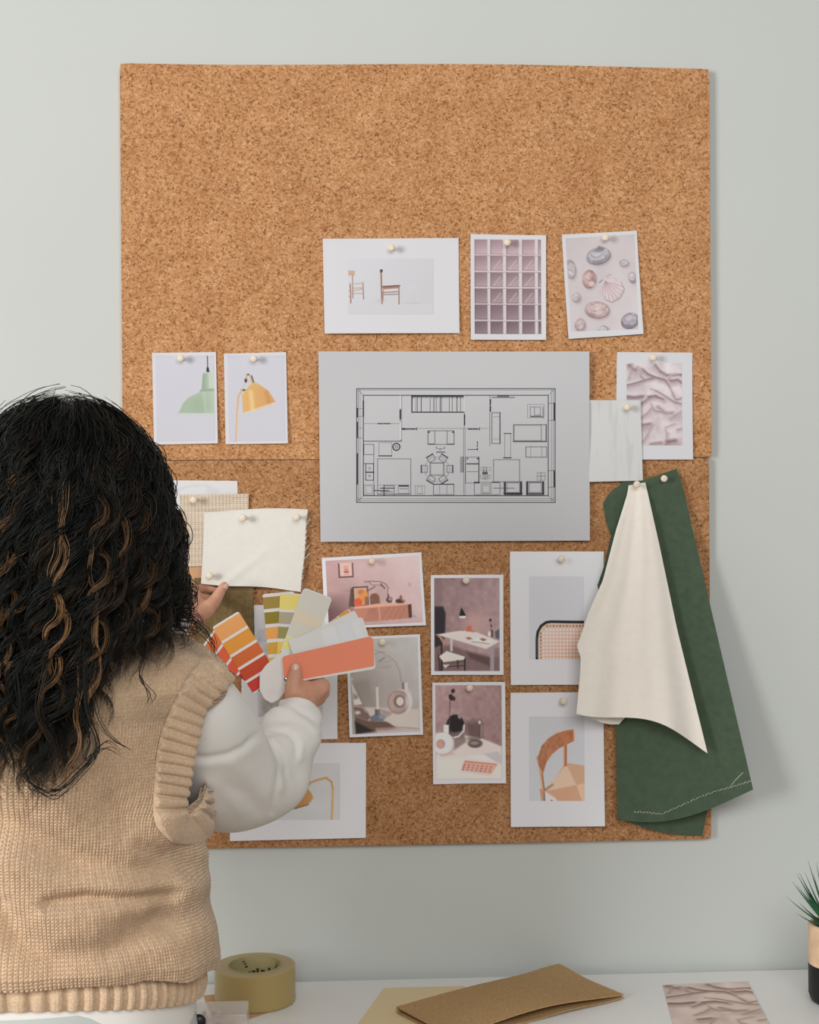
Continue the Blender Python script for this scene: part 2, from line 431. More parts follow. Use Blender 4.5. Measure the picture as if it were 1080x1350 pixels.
# ------------------------------------------------------------------ wooden push pins
PD = BD+0.001
_pin = None
def pin(px, py, label, d=PD, tilt=(0, 0)):
    global _pin
    w = P(px, py, d+0.010); base = (w[0], -d, w[2])
    lab = label
    if _pin is None:
        e = empty('push_pin', base)
        k = MB(); k.lathe([(0.0001,0.0008),(0.0030,0.0008),(0.0034,0.0014),(0.0032,0.0022),(0.0023,0.0042),(0.0021,0.0065),(0.0030,0.0090),(0.0046,0.0108),(0.0053,0.0126),(0.0050,0.0142),(0.0036,0.0152),(0.0001,0.0155)], base, 'y', 24)
        k.build('pin_head', MAT['pin'], e)
        k = MB(); k.lathe([(0.0001,-0.008),(0.0005,-0.0065),(0.0005,0.0012),(0.0001,0.0013)], base, 'y', 8); k.build('needle', MAT['steel'], e)
        _pin = e
    else:
        e = _pin.copy(); C.objects.link(e); e.location = base
        for ch in list(_pin.children):
            c = ch.copy(); C.objects.link(c); c.parent = e
    e.rotation_euler = (tilt[0], 0, tilt[1])
    tag(e, lab, 'push pin', 'wooden push pins on the board')
    return e
def crop(x0, y0, w, W):
    k = w/W; return lambda x, y: (x0+x*k, y0+y*k)
PRG = 'photo prints pinned on the board'
def print_(label, corners, quad, pic, d=0.0, curl=0.004, side=0.0, seed=0, pu=0.5, group=PRG, m='paper', gain=1.0):
    if corners[0][1] > 720: m, gain = 'paper_lifted', 1.17      # lower prints: paper and picture colours lightened to offset the shade there
    if pic is not None:
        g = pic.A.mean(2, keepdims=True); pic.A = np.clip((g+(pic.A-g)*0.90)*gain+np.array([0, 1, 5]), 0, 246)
    s = Sheet(corners, BD+0.001+d, curl, side, pu, 0.06, seed)
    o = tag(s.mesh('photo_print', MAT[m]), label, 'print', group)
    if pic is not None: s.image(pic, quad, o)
    return s, o

# --- chairs print
c = crop(410, 300, 210, 1080)
p = Pic(252, 210, 828, 590, 3.4, (200,200,200)); p.grad((252,210),(700,560),(212,212,214),(204,203,204))
p.poly([(252,505),(828,515),(828,590),(252,590)], (208,207,207), 0.7, 12)
br, lb = (150,92,66), (176,132,106)
p.rect(252,292,298,326,(206,168,140)); p.line([(281,326),(283,480)],5,br); p.line([(352,374),(356,488)],6,(160,100,74)); p.line([(283,384),(354,378)],7,(196,170,150))
p.line([(266,384),(270,512)],7,br); p.line([(283,412),(354,410)],4,lb); p.line([(283,432),(354,416)],4,lb); p.line([(283,450),(354,448)],4,lb); p.line([(256,470),(268,468)],4,lb); p.line([(256,430),(268,428)],4,lb)
p.poly([(466,286),(486,284),(484,304),(468,306)],(64,50,46)); p.line([(475,304),(477,400),(481,516)],9,(150,96,70)); p.line([(486,404),(600,396)],9,(150,82,62)); p.line([(486,400),(598,393)],4,(70,44,36)); p.poly([(486,408),(598,402),(594,412),(490,420)],(176,112,86)); p.line([(596,398),(596,520)],7,(158,98,74)); p.line([(486,442),(594,436)],5,(124,80,64)); p.line([(486,456),(594,454)],5,(136,88,70)); p.line([(490,415),(488,500)],5,(180,116,88))
p.ell(470,500,30,10,(192,190,190),0,0.5,14); p.ell(690,515,40,4,(170,168,168),0,0.4,6); p.line([(697,420),(697,510)],14,(204,202,202),0.7,6); p.ell(697,408,12,10,(212,210,210),0,0.8,5)
print_('wide white print of two slim wooden chairs, pinned at the top', [c(80,77),c(1001,71),c(1006,718),c(93,722)], [c(252,210),c(828,210),c(828,590),c(252,590)], p, curl=0.006, seed=1)
pin(516.5, 327, 'wooden push pin holding the print of two slim chairs')
# --- grid window print
c = crop(600, 290, 270, 1080)
p = Pic(102, 102, 453, 603, 2.7, (190,166,166)); p.grad((250,100),(250,603),(200,180,180),(160,132,134)); p.noise(5,(7,9),3)
cols = [(102,170),(186,252),(270,336),(354,420),(438,453)]; rows = [(104,180),(190,266),(278,352),(364,440),(450,526),(538,603)]
for ri, (ya, yb) in enumerate(rows):
    for ci, (xa, xb) in enumerate(cols):
        k = 1-ri/5*0.28
        p.grad((xa,ya),(xb*0.3+xa*0.7,yb),(148*k+8,126*k,132*k),(200*k,172*k,174*k),p.m_poly([(xa,ya),(xb,ya),(xb,yb),(xa,yb)]))
        p.line([(xa+1,yb-1),(xb,yb-1)],3,(140*k,108*k,108*k),0.8); p.line([(xa+2,ya),(xa+2,yb)],4,(112*k,96*k,104*k),0.6,2)
        if 1 <= ri <= 3 and ci in (1,2,3): p.line([(xa+18,yb-8),(xb-14,ya+24)],5,(226,206,204),0.6,4); p.line([(xa+38,yb-8),(xb-4,ya+40)],3,(222,200,198),0.5,3)
for (a0,a1),(b0,b1) in zip(cols[:-1],cols[1:]): p.rect(a1+1,102,b0-1,603,(214,204,206),0.95)
for (a0,a1),(b0,b1) in zip(rows[:-1],rows[1:]): p.rect(102,a1+2,453,b0-3,(216,200,198),0.95); p.rect(102,b0-3,453,b0,(120,98,98),0.5)
print_('print of a pink square window grid', [c(82,75),c(480,82),c(478,634),c(81,634)], [c(102,102),c(453,104),c(453,603),c(102,603)], p, curl=0.005, side=0.002, seed=2)
pin(669, 320, 'wooden push pin holding the pink grid print')
# --- shells print
p = Pic(590, 86, 955, 585, 2.7, (206,194,194)); p.grad((600,90),(900,585),(204,192,192),(214,203,202)); p.noise(2,(4,5),4)
def shell(cx, cy, rx, ry, rot, base, dark, light, seed, ribs=False):
    base, dark, light = [tuple(np.array(q)*0.8+np.array((198, 186, 188))*0.2) for q in (base, dark, light)]
    p.ell(cx+6,cy+9,rx,ry,(168,152,154),rot,0.55,10); m = p.m_ell(cx,cy,rx,ry,rot)
    p.blend(m, base); q = p.A.copy(); p.noise(20,(14,18),seed,m)
    p.blend(m*p.m_ell(cx-rx*0.2,cy-ry*0.3,rx*0.62,ry*0.55,rot,8), light, 0.55); p.blend(np.clip(m-p.m_ell(cx-2,cy-4,rx*0.93,ry*0.88,rot,3),0,1), dark, 0.75)
    for k in range(1, 5):                     # growth rings, crowding towards the hinge
        f = 1-k*0.17; ox, oy = -rx*0.30*(1-f), -ry*0.62*(1-f); rr = p.m_ell(cx+ox, cy+oy, rx*f, ry*f, rot, 2)-p.m_ell(cx+ox+1, cy+oy-3, rx*f*0.94, ry*f*0.90, rot, 2)
        p.blend(np.clip(rr, 0, 1)*m, dark if k % 2 else light, 0.5)
    p.line([(cx-rx*0.5, cy-ry*0.55), (cx+rx*0.05, cy-ry*0.9), (cx+rx*0.5, cy-ry*0.6)], max(2.5, ry*0.09), dark, 0.6, 2)
shell(760,190,66,46,-0.15,(170,166,170),(92,88,96),(216,216,220),5); p.poly([(735,165),(765,134),(802,150),(770,170)],(120,116,122),0.7,5)
shell(608,252,28,52,-0.1,(186,172,172),(120,104,108),(220,210,208),6); shell(704,310,38,50,0.1,(196,152,142),(130,86,82),(226,196,186),7); p.ell(716,335,16,14,(222,190,180),0,1,4)
shell(895,234,26,20,0,(186,176,178),(130,118,124),(222,214,214),8); shell(935,312,22,32,-0.3,(180,170,174),(110,100,108),(220,212,212),9)
p.poly([(775,335),(800,308),(850,318),(890,380),(862,425),(822,440),(784,424),(770,380)],(160,140,142),0.5,10)
sp = [(764,330),(790,312),(830,312),(872,334),(890,372),(866,414),(822,438),(790,424),(772,380)]; m = p.m_poly(sp); p.blend(m,(218,200,198)); p.noise(5,(10,12),10,m)
for k in range(9):
    a = 0.35+k*0.21; p.blend(m*np.clip(0.5-(p.sd_line([(790,325),(790+150*math.cos(a),325+150*math.sin(a))])-1.2)/4,0,1),(160,132,136),0.75)
p.line(sp[3:8],3,(128,104,108),0.7,2); p.line([(758,332),(775,316)],4,(120,100,100)); p.line([(800,298),(822,290)],4,(140,124,128),0.6,2)
shell(628,404,26,28,0,(204,186,184),(140,122,124),(226,214,212),11); shell(738,476,68,46,0.1,(192,160,152),(126,92,90),(226,204,196),12)
for k in range(4): p.line([(690+k*22,452+k*4),(725+k*20,490-k*6),(760+k*12,486)],4,(226,208,202),0.6,4)
shell(640,552,30,36,0.2,(190,164,160),(140,112,112),(220,202,198),13); shell(912,540,50,42,-0.4,(150,138,150),(78,66,78),(206,198,206),14)
for k in range(4): p.line([(880+k*14,560-k*6),(905+k*12,520),(940,508+k*14)],3,(214,206,214),0.6,4)
shell(765,578,30,18,0,(200,194,196),(90,80,84),(230,226,226),15)
print_('tilted print of seashells on pale pink', [c(563,78),c(958,57),c(990,603),c(595,630)], [c(583,98),c(945,76),c(963,577),c(610,590)], p, curl=0.007, side=0.001, seed=3)
pin(798.5, 313.5, 'wooden push pin holding the seashell print')
# --- pendant lamp print
c = crop(180, 450, 220, 1080)
def lampbg(x0,y0,x1,y1): 
    q = Pic(x0,y0,x1,y1,3.4,(204,204,210)); q.grad((x0,y0),(x1,y1),(206,206,213),(202,201,206)); return q
p = lampbg(122,92,500,640)
p.line([(459,95),(459,170)],5,(40,40,42)); p.poly([(450,198),(452,172),(459,160),(466,172),(470,198)],(36,38,40))
g1 = [(427,206),(490,200),(490,306),(418,306)]; p.grad((418,0),(490,0),(142,162,134),(196,210,188),p.m_poly(g1)); p.line([(470,206),(474,300)],8,(206,220,198),0.8,6)
p.poly([(415,306),(498,304),(498,322),(400,326)],(152,170,144))
g2 = [(262,460),(280,430),(292,400),(330,360),(400,328),(498,318),(498,466)]; p.grad((280,0),(498,0),(166,184,156),(180,196,170),p.m_poly(g2)); p.blend(p.m_poly(g2)*p.m_ell(405,420,60,70,0,60),(154,174,146),0.6); p.line([(430,330),(442,460)],14,(190,210,180),0.5,14)
p.line([(265,462),(498,465)],6,(196,210,186),0.9)
print_('print of a green metal pendant lamp', [c(100,75),c(514,70),c(528,661),c(115,669)], [c(122,92),c(500,92),c(512,645),c(134,650)], p, curl=0.004, side=0.001, seed=4)
pin(238.7, 472.5, 'wooden push pin holding the green pendant lamp print')
# --- yellow desk lamp print
p = lampbg(588,92,955,640)
p.line([(632,640),(645,440),(655,350),(680,312)],11,(222,172,122)); p.line([(634,640),(648,440)],3,(236,204,168),0.8)
y1 = [(716,296),(735,282),(775,268),(800,285),(850,318),(895,392),(790,432),(682,460),(676,345)]
p.grad((676,0),(895,0),(228,178,104),(216,156,90),p.m_poly(y1)); p.line([(735,325),(745,438)],26,(240,206,142),0.8,18); p.line([(835,330),(855,400)],16,(190,124,60),0.5,20); p.line([(690,458),(890,394)],5,(240,214,160))
p.poly([(720,296),(735,268),(765,262),(800,286),(770,302),(735,308)],(222,176,100)); p.poly([(700,222),(720,208),(745,230),(757,262),(727,278),(715,245)],(196,176,150)); p.line([(718,215),(734,275)],9,(228,216,196)); p.line([(742,222),(754,262)],8,(96,78,56)); p.ell(704,252,8,14,(60,50,44)); p.ell(686,312,15,6,(72,56,46)); p.ell(720,214,8,6,(90,72,56))
p.line([(676,316),(700,270)],8,(214,190,160))
print_('print of a yellow desk lamp', [c(565,80),c(968,70),c(980,661),c(578,667)], [c(588,92),c(955,90),c(966,645),c(600,650)], p, curl=0.004, side=0.001, seed=5)
pin(334.8, 473, 'wooden push pin holding the yellow desk lamp print')
# --- satin print
def satin(x0, y0, x1, y1, per, tint, mauve, deep):
    q = Pic(x0,y0,x1,y1,per,tint); q.noise(9,(4,6),21); t = np.asarray(tint,float); L = np.clip(t*1.06,0,255)
    def crease(pts, w, a=0.9, side=1):
        q.line([(x+side*w*0.5,y+w*1.1) for x,y in pts],w*1.8,mauve,0.70*a,w*2.8); q.line(pts,w*0.75,deep,0.88*a,w*1.0)
        q.line([(x+side*2,y-w*1.25) for x,y in pts],w*0.9,L,0.95*a,w*1.3)
    for pts, w, a in [([(357,366),(430,348),(500,326),(575,306)],11,1),([(490,230),(540,275),(600,300),(690,325)],15,1),([(600,195),(640,250),(700,285),(760,275),(820,278)],18,0.9),([(690,325),(735,290),(820,275)],9,0.8),
        ([(690,330),(730,400),(770,490)],11,0.9),([(770,490),(820,470)],8,0.8),([(357,462),(420,470),(490,460)],22,1),([(480,520),(530,480),(570,440),(610,450)],12,0.9),([(540,462),(600,458),(660,482)],15,1),([(560,395),(620,420),(700,470),(760,510),(820,522)],9,0.8),
        ([(380,200),(430,240),(440,215)],18,0.9),([(480,230),(475,290),(500,310)],10,0.7),([(400,230),(375,310)],8,0.6),([(730,330),(790,322),(820,345)],18,1),([(480,640),(540,590),(560,560)],14,0.6),([(490,700),(550,690)],20,0.9),
        ([(620,550),(680,600),(740,600)],26,0.6),([(560,520),(590,580),(640,590)],10,0.5),([(490,840),(540,760),(570,690)],9,0.6),([(680,870),(690,820),(700,770)],12,0.9),([(700,840),(760,830)],30,1),([(560,860),(640,850)],22,0.7),([(690,800),(680,720),(760,690)],10,0.5),([(780,740),(820,730)],12,0.6),([(360,200),(400,190)],12,0.7),([(620,640),(600,700)],16,0.4),([(720,650),(810,590)],16,0.4)]:
        crease(pts, w, a)
    for pts in ([(640,620),(560,780)],[(600,350),(560,430)],[(420,420),(480,400)],[(740,400),(800,430)],[(650,820),(600,780)],[(520,360),(600,340)]): q.line(pts,22,L,0.6,34)
    return q
c = crop(770, 450, 170, 1080)
p = satin(357,183,820,872,4.2,(216,203,203),(160,130,134),(116,86,92))
print_('print of crumpled pink satin pinned on the board', [c(277,90),c(908,95),c(908,991),c(262,991)], [c(357,183),c(820,183),c(820,872),c(357,872)], p, curl=0.004, seed=6, pu=0.45)
pin(861.5, 471.5, 'wooden push pin holding the pinned satin print')
# --- white wood sample, overlapping the satin print
s = Sheet([c(40,493),c(475,493),c(491,1166),c(40,1178)], BD+0.0062, 0.004, 0.0, 0.75, 0.08, 2)
tag(s.mesh('material_sample', MAT['whitewood'], 0.0008), 'white wood-grain sample sheet overlapping the satin print', 'sample')
pin(827, 537, 'wooden push pin holding the white wood-grain sample', PD+0.005)
# --- floor plan
c = crop(410, 455, 380, 1080)
s = Sheet([c(28,24),c(1043,24),c(1045,732),c(36,737)], BD+0.0085, 0.003, 0.0006, 0.5, 0.5, 1)
o = tag(s.mesh('floor_plan', MAT['paper_grey'], 0.0005, 24, 20), 'large grey sheet with a black line floor plan', 'floor plan')
L = MB()
def seg(pts, w=1.6, mi=0, closed=False):
    """a drawn line on the sheet, in units of the close-up of the plan"""
    if closed: pts = list(pts)+[pts[0]]
    for (ax, ay), (bx, by) in zip(pts[:-1], pts[1:]):
        l = math.hypot(bx-ax, by-ay) or 1; nx, ny = -(by-ay)/l*w/2, (bx-ax)/l*w/2; ex, ey = (bx-ax)/l*w/2, (by-ay)/l*w/2
        q = [s.uv(*c(*v)) for v in ((ax-ex+nx,ay-ey+ny),(ax-ex-nx,ay-ey-ny),(bx+ex-nx,by+ey-ny),(bx+ex+nx,by+ey+ny))]
        U = np.array([a for a, _ in q]); V = np.array([b_ for _, b_ in q])
        # cut long lines so they follow the curl of the sheet
        n = max(1, int(l/80))
        for i in range(n):
            t0, t1 = i/n, (i+1)/n
            uu = np.array([U[0]*(1-t0)+U[3]*t0, U[1]*(1-t0)+U[2]*t0, U[1]*(1-t1)+U[2]*t1, U[0]*(1-t1)+U[3]*t1])
            vv = np.array([V[0]*(1-t0)+V[3]*t0, V[1]*(1-t0)+V[2]*t0, V[1]*(1-t1)+V[2]*t1, V[0]*(1-t1)+V[3]*t1])
            L.add(s.S(uu, vv, 0.00022+mi*0.00003), [(0,1,2,3)], mi)
def rc(x0, y0, x1, y1, w=1.6, mi=0): seg([(x0,y0),(x1,y0),(x1,y1),(x0,y1)], w, mi, True)
def ci(x, y, r, w=1.6, mi=0, n=20): seg([(x+r*math.cos(2*PI*k/n), y+r*math.sin(2*PI*k/n)) for k in range(n)], w, mi, True)
rc(170,163,914,590,2.6); rc(176,168,908,583,1.5,1); rc(195,188,888,564,3.0); seg([(170,163),(195,188)],1.4,1); seg([(914,163),(888,188)],1.4,1); seg([(170,590),(195,564)],1.4,1); seg([(914,590),(888,564)],1.4,1)
seg([(183,163),(183,590)],1.2,1); seg([(900,163),(900,590)],1.2,1); seg([(170,576),(914,576)],1.2,1)
for ya, yb in ((238,268),(290,345),(408,520)): seg([(173,ya),(173,yb)],6)
for ya, yb in ((218,280),(472,530)): seg([(911,ya),(911,yb)],6)
for yy in (238,268,312,348): seg([(176,yy),(195,yy)],1.4,1)
for yy in (218,282,470,532): seg([(888,yy),(908,yy)],1.6)
seg([(195,210),(195,265)],5)
# stair
rc(376,190,572,252,2.2); 
for xx in (392,397,411,444,458,467,482,487,516,527,545,558): seg([(xx,192),(xx,252)],2.4 if xx in (411,482,458,545) else 1.5)
seg([(376,192),(572,192)],5); seg([(376,251),(572,251)],4); seg([(376,190),(376,252)],4)
for k in range(30): seg([(379+k*6.5,196),(379+k*6.5,199)],1.8)
# inner walls
seg([(333,190),(333,240)],3,2); seg([(333,240),(333,360)],1.8); seg([(338,190),(338,360)],1.2,1); seg([(333,240),(333,275)],6); seg([(333,290),(333,352)],3,2); seg([(195,360),(338,360)],2.4)
seg([(197,294),(333,294)],1.2,1); seg([(250,294),(266,294)],4.5); seg([(272,294),(294,294)],4.5)
seg([(338,312),(668,312)],1.2,1); seg([(342,314),(347,314)],7); seg([(352,314),(366,314)],5); seg([(372,314),(388,314)],5); seg([(394,310),(394,318)],3)
seg([(572,190),(572,250)],2.6,2); seg([(572,252),(572,312)],1.4); seg([(573,262),(573,278)],5); seg([(573,284),(573,298)],5); seg([(570,312),(570,564)],1.4,1); seg([(575,312),(575,564)],1.2,1)
seg([(588,314),(602,314)],5); seg([(608,314),(622,314)],5); seg([(629,310),(629,318)],3)
seg([(668,190),(668,378)],1.6); seg([(670,205),(670,222)],5); seg([(670,230),(670,247)],5)
seg([(676,196),(760,196)],3.4,1); seg([(698,192),(738,192)],5,1)
# left room
rc(197,372,234,410,1.8); seg([(234,372),(234,564)],1.6); seg([(197,444),(234,444)],2.4); rc(204,444,233,476,2.6); rc(204,476,233,506,2.6); ci(218,461,4,1.2,1); ci(218,490,4,1.2,1); seg([(204,476),(234,476)],4)
rc(253,366,301,416,1.2,1); seg([(253,415),(300,415)],4.5); ci(318,381,13,4); ci(318,381,5,1.6)
rc(248,426,372,558,2.2,1); rc(248,524,372,558,1.2,1); rc(197,524,236,560,1.4,1); rc(205,528,228,555,1,1)
seg([(234,545),(290,545)],3.4); seg([(258,536),(310,536)],3.4); seg([(272,527),(310,527)],1.8); seg([(272,527),(272,562)],3.4); seg([(310,527),(310,562)],1.6); seg([(258,550),(305,550)],2); rc(325,530,364,556,1.6,1); seg([(328,527),(362,527)],4); seg([(330,538),(360,538)],1.6); seg([(248,558),(372,558)],3)
rc(388,526,424,558,1,1); rc(396,530,414,556,1,1)
# sofa, dining group
rc(436,321,534,372,2); seg([(462,322),(462,371)],1.6); seg([(508,322),(508,371)],1.6); seg([(440,371),(458,371)],3.4); seg([(510,371),(532,371)],3.4); ci(440,326,2,2); ci(530,326,2,2)
seg([(466,388),(500,388)],1.2,1); seg([(470,401),(498,401)],4.5,1); ci(482,390,4,1.2,1); ci(468,384,2,1.2,1); ci(498,384,2,1.2,1)
rc(446,442,494,486,1.8); rc(442,440,498,490,1,1); ci(470,465,46,1.0,1,32)
def chair(cx, cy, a, w=26, h=22):
    ca, sa = math.cos(a), math.sin(a); f = lambda x, y: (cx+x*ca-y*sa, cy+x*sa+y*ca)
    seg([f(-w/2,-h/2),f(w/2,-h/2),f(w/2,h/2),f(-w/2,h/2)],1.8,0,True); seg([f(-w/2,-h/2),f(w/2,-h/2)],4.2); seg([f(-w/2+4,-h/2+6),f(w/2-4,-h/2+6)],1,1)
chair(422,464,-PI/2); chair(518,464,PI/2); chair(448,424,-0.55); chair(493,424,0.55); chair(448,503,PI+0.55); chair(493,503,PI-0.55)
rc(457,522,533,560,1.8); seg([(480,524),(480,558)],1.2,1); seg([(507,524),(507,558)],1.2,1); seg([(457,521),(533,521)],3)
# right rooms
rc(676,253,706,369,2); seg([(680,268),(704,268)],1.2,1); seg([(680,352),(704,352)],1.2,1); seg([(706,253),(706,369)],3.4)
rc(757,298,881,361,2); rc(760,301,862,357,1.2,1); seg([(862,298),(862,361)],2); seg([(757,361),(881,361)],4); seg([(880,298),(880,361)],3.4)
rc(804,381,882,420,2); seg([(822,382),(822,419)],1.2,1); seg([(864,382),(864,419)],1.2,1)
rc(810,222,872,272,1.2,1); rc(820,232,858,266,1.8,1); rc(836,232,858,262,1.6); seg([(822,268),(866,268)],3); seg([(868,232),(868,272)],2.6,1)
seg([(722,331),(748,331)],3.4); rc(724,332,746,424,1.2,1); seg([(720,422),(748,422)],3.6); rc(682,429,780,512,2.2,1)
rc(722,512,788,560,3); rc(732,516,780,552,1.6); seg([(722,556),(788,556)],5.5); seg([(726,513),(726,558)],4.5); seg([(784,513),(784,558)],4.5)
rc(806,512,871,560,3); rc(816,516,862,552,1.6); seg([(806,556),(871,556)],3.4); seg([(810,513),(810,558)],4.5); seg([(867,513),(867,558)],4.5)
rc(846,478,876,506,1.4,1); seg([(860,476),(860,508)],1.6); seg([(846,491),(878,491)],1.4); rc(610,514,706,560,1.6); rc(636,520,672,556,1.8,1); rc(642,526,666,552,1.2,1); seg([(682,536),(760,536)],1.8)
rc(577,420,627,517,1.6); seg([(582,445),(626,445)],4); seg([(582,474),(624,474)],2,1); seg([(627,420),(627,517)],3.2); ci(584,425,2,2); ci(622,425,2,2); seg([(610,514),(628,514)],4); seg([(676,514),(700,514)],4)
seg([(585,391),(622,391)],2.4); seg([(621,362),(621,368)],3); seg([(621,373),(621,380)],3); seg([(621,386),(621,392)],3); rc(558,420,562,476,1.4); seg([(567,418),(567,476)],2.6)
seg([(645,458),(645,482)],3,1); seg([(655,458),(655,482)],3,1); ci(645,479,4,2.4); ci(655,479,4,2.4); rc(634,457,670,470,1,1); ci(652,493,10,1.2,1); ci(640,493,8,1.2,1); ci(664,493,7,1.2,1); seg([(652,480),(652,506)],1.4)
L.build('plan_drawing', None, o, False, mats=[MAT['ink'], MAT['ink_mid'], MAT['ink_light']])
# --- sideboard print (units of its close-up)
c = crop(420, 725, 150, 1080)
p = Pic(66,55,990,740,6.2,(196,164,160)); p.grad((70,600),(900,100),(170,130,126),(206,180,176)); p.noise(3,(6,5),31)
p.blend(p.m_ell(130,650,170,190,0,160),(92,62,58),0.8); p.ell(240,480,80,150,(150,118,112),0.5,0.45,80)
p.rect(188,90,336,240,(84,58,52)); p.rect(202,86,324,226,(208,172,160)); p.rect(242,120,282,136,(206,140,86),1,4); p.rect(246,148,284,162,(190,100,76),1,4); p.rect(244,172,290,190,(160,66,56),1,4); p.rect(248,204,284,209,(186,120,100),1,3)
p.line([(440,294),(520,292),(600,300),(650,330),(672,370),(660,410),(664,450)],7,(104,76,68)); p.line([(480,292),(510,330),(580,335),(625,360)],6,(118,88,78)); p.line([(600,325),(636,372)],14,(84,58,52),1,3); p.line([(470,385),(540,350)],10,(100,72,62),1,3); p.line([(236,372),(300,380)],5,(130,100,94),0.7,4); p.ell(600,440,56,90,(168,138,132),0,0.5,40)
p.poly([(300,352),(322,350),(322,545),(270,545)],(84,62,54),0.9,5)
p.rect(318,340,470,540,(70,48,42)); p.rect(330,352,460,532,(196,148,118)); p.ell(420,440,46,60,(210,134,62),0.4); p.ell(395,395,30,22,(186,110,72),-0.6); p.ell(365,505,42,46,(206,84,52)); p.rect(336,528,410,535,(206,110,70)); p.poly([(432,452),(460,446),(460,532),(430,528)],(150,92,60))
p.poly([(486,540),(484,450),(500,424),(535,416),(566,424),(580,450),(584,540)],(122,82,64)); p.line([(560,426),(580,450),(582,536)],10,(176,136,112),0.8,6)
p.ell(676,492,34,32,(96,66,60)); p.ell(684,484,18,18,(168,130,122),0,1,6); p.line([(664,460),(668,440)],12,(60,42,40)); p.ell(722,505,20,24,(210,180,172),0,0.9,6); p.ell(772,510,38,24,(74,50,44),0,1,5); p.ell(790,475,14,24,(136,84,60)); p.ell(812,510,20,18,(176,128,110)); p.ell(800,520,16,12,(60,40,36),0,0.8,5)
p.poly([(330,548),(560,526),(760,532),(888,546),(888,562),(330,572)],(214,156,128)); p.poly([(330,566),(862,552),(862,690),(440,706),(330,660)],(180,118,92))
for k in range(9): p.line([(420+k*28,705-k),(480+k*14,570)] if k < 5 else [(580+(k-5)*60,700),(680+(k-5)*50,565)],5,(148,90,68),0.75,3); 
for k in range(5): p.line([(440+k*30,580),(560,680-k*22)] if k < 4 else [(590,640),(660,570)],4,(154,96,72),0.6,3); p.line([(600+k*50,570),(700+k*40,690)],4,(158,100,78),0.5,3)
p.line([(568,560),(572,700)],9,(206,150,122)); p.poly([(854,552),(888,546),(888,684),(856,690)],(84,50,38)); p.ell(884,345,16,22,(178,150,148),0,0.8,4); p.ell(912,674,8,8,(150,120,116)); p.ell(980,666,6,14,(186,170,176))
print_('print of a wooden sideboard in a pink room', [c(30,76),c(976,22),c(1018,712),c(62,745)], [c(66,104),c(950,56),c(988,684),c(98,728)], p, d=0.0, curl=0.006, side=0.001, seed=7)
pin(490.8, 739.5, 'wooden push pin holding the sideboard print')
# --- candle and ring vase print
c = crop(450, 830, 115, 1071)
p = Pic(105,96,965,1280,8.2,(176,168,160)); p.grad((150,700),(900,150),(160,148,138),(184,180,176)); p.noise(2,(6,8),32)
p.poly([(105,600),(124,570),(250,940),(140,940)],(206,194,188),1,5); p.poly([(150,640),(330,600),(420,980),(260,950)],(146,134,124),0.6,50); p.line([(128,620),(262,945)],18,(120,112,108),0.8,26)
p.poly([(250,950),(960,1000),(965,1245),(560,1230),(300,1100)],(196,184,172),1,20); p.poly([(460,980),(640,1030),(560,1080),(470,1020)],(150,112,100),0.6,25)
p.line([(600,320),(680,400),(730,520),(745,640)],6,(132,120,110),0.8,4); p.line([(425,290),(500,262),(540,280)],7,(128,116,106),0.8,4); p.line([(475,385),(540,340)],12,(104,94,88),0.8,6); p.line([(500,465),(610,452)],6,(126,116,108),0.7,4); p.line([(430,240),(600,330)],5,(136,126,116),0.7,4); p.line([(640,370),(560,400)],5,(140,130,120),0.6,4); p.line([(780,480),(775,640)],6,(196,190,184),0.6,4)
p.rect(752,658,832,770,(132,112,104)); p.rect(782,658,832,790,(200,192,188)); p.ell(730,900,155,158,(196,186,182)); p.ell(700,905,140,150,(156,126,116),0,1,6); p.ell(690,900,115,128,(176,152,142),0,0.9,30); p.ell(716,895,72,78,(112,90,82),0,0.9,16); p.ell(722,895,48,56,(208,194,182),0,1,4); p.line([(640,800),(605,880),(625,980)],22,(190,172,164),0.6,30)
p.ell(828,880,36,110,(212,206,204),0.1,0.7,30)
p.rect(420,700,452,985,(208,198,188)); p.line([(430,655),(432,705)],6,(150,140,132),0.8,6)
p.poly([(130,920),(230,920),(300,1000),(340,1080),(300,1120),(140,1050)],(120,96,82),1,10); p.ell(180,1015,34,22,(220,208,198),0,0.9,14); p.line([(140,930),(240,950),(290,1010)],16,(196,178,164),0.8,14); p.poly([(130,860),(200,830),(240,900),(150,910)],(216,204,198),0.9,14); p.poly([(130,770),(180,800),(190,840),(140,850)],(140,116,110),0.8,12)
p.poly([(405,985),(462,985),(470,1040),(540,1075),(500,1135),(340,1130),(330,1075),(400,1045)],(108,112,118),1,5); p.ell(495,1075,48,34,(142,144,148),0,0.9,12); p.line([(410,990),(412,1050)],16,(66,70,76),0.9,8)
p.poly([(140,1060),(300,1125),(540,1140),(660,1215),(560,1250),(380,1255),(150,1275)],(104,80,66),1,10); p.poly([(140,1120),(380,1255),(150,1280)],(44,36,32),1,20); p.poly([(400,1215),(640,1215),(720,1245),(400,1262)],(170,140,128),0.8,12); p.line([(640,1210),(960,1245)],10,(140,120,110),0.8,6); p.poly([(420,1250),(965,1245),(965,1285),(420,1285)],(190,178,168),0.8,8)
print_('print of a white candle beside a ring shaped vase', [c(58,100),c(966,56),c(1003,1284),c(102,1313)], [c(96,120),c(936,92),c(964,1245),c(138,1276)], p, d=0.0006, curl=0.006, side=0.0015, seed=8)
pin(504.5, 846, 'wooden push pin holding the candle and ring vase print')
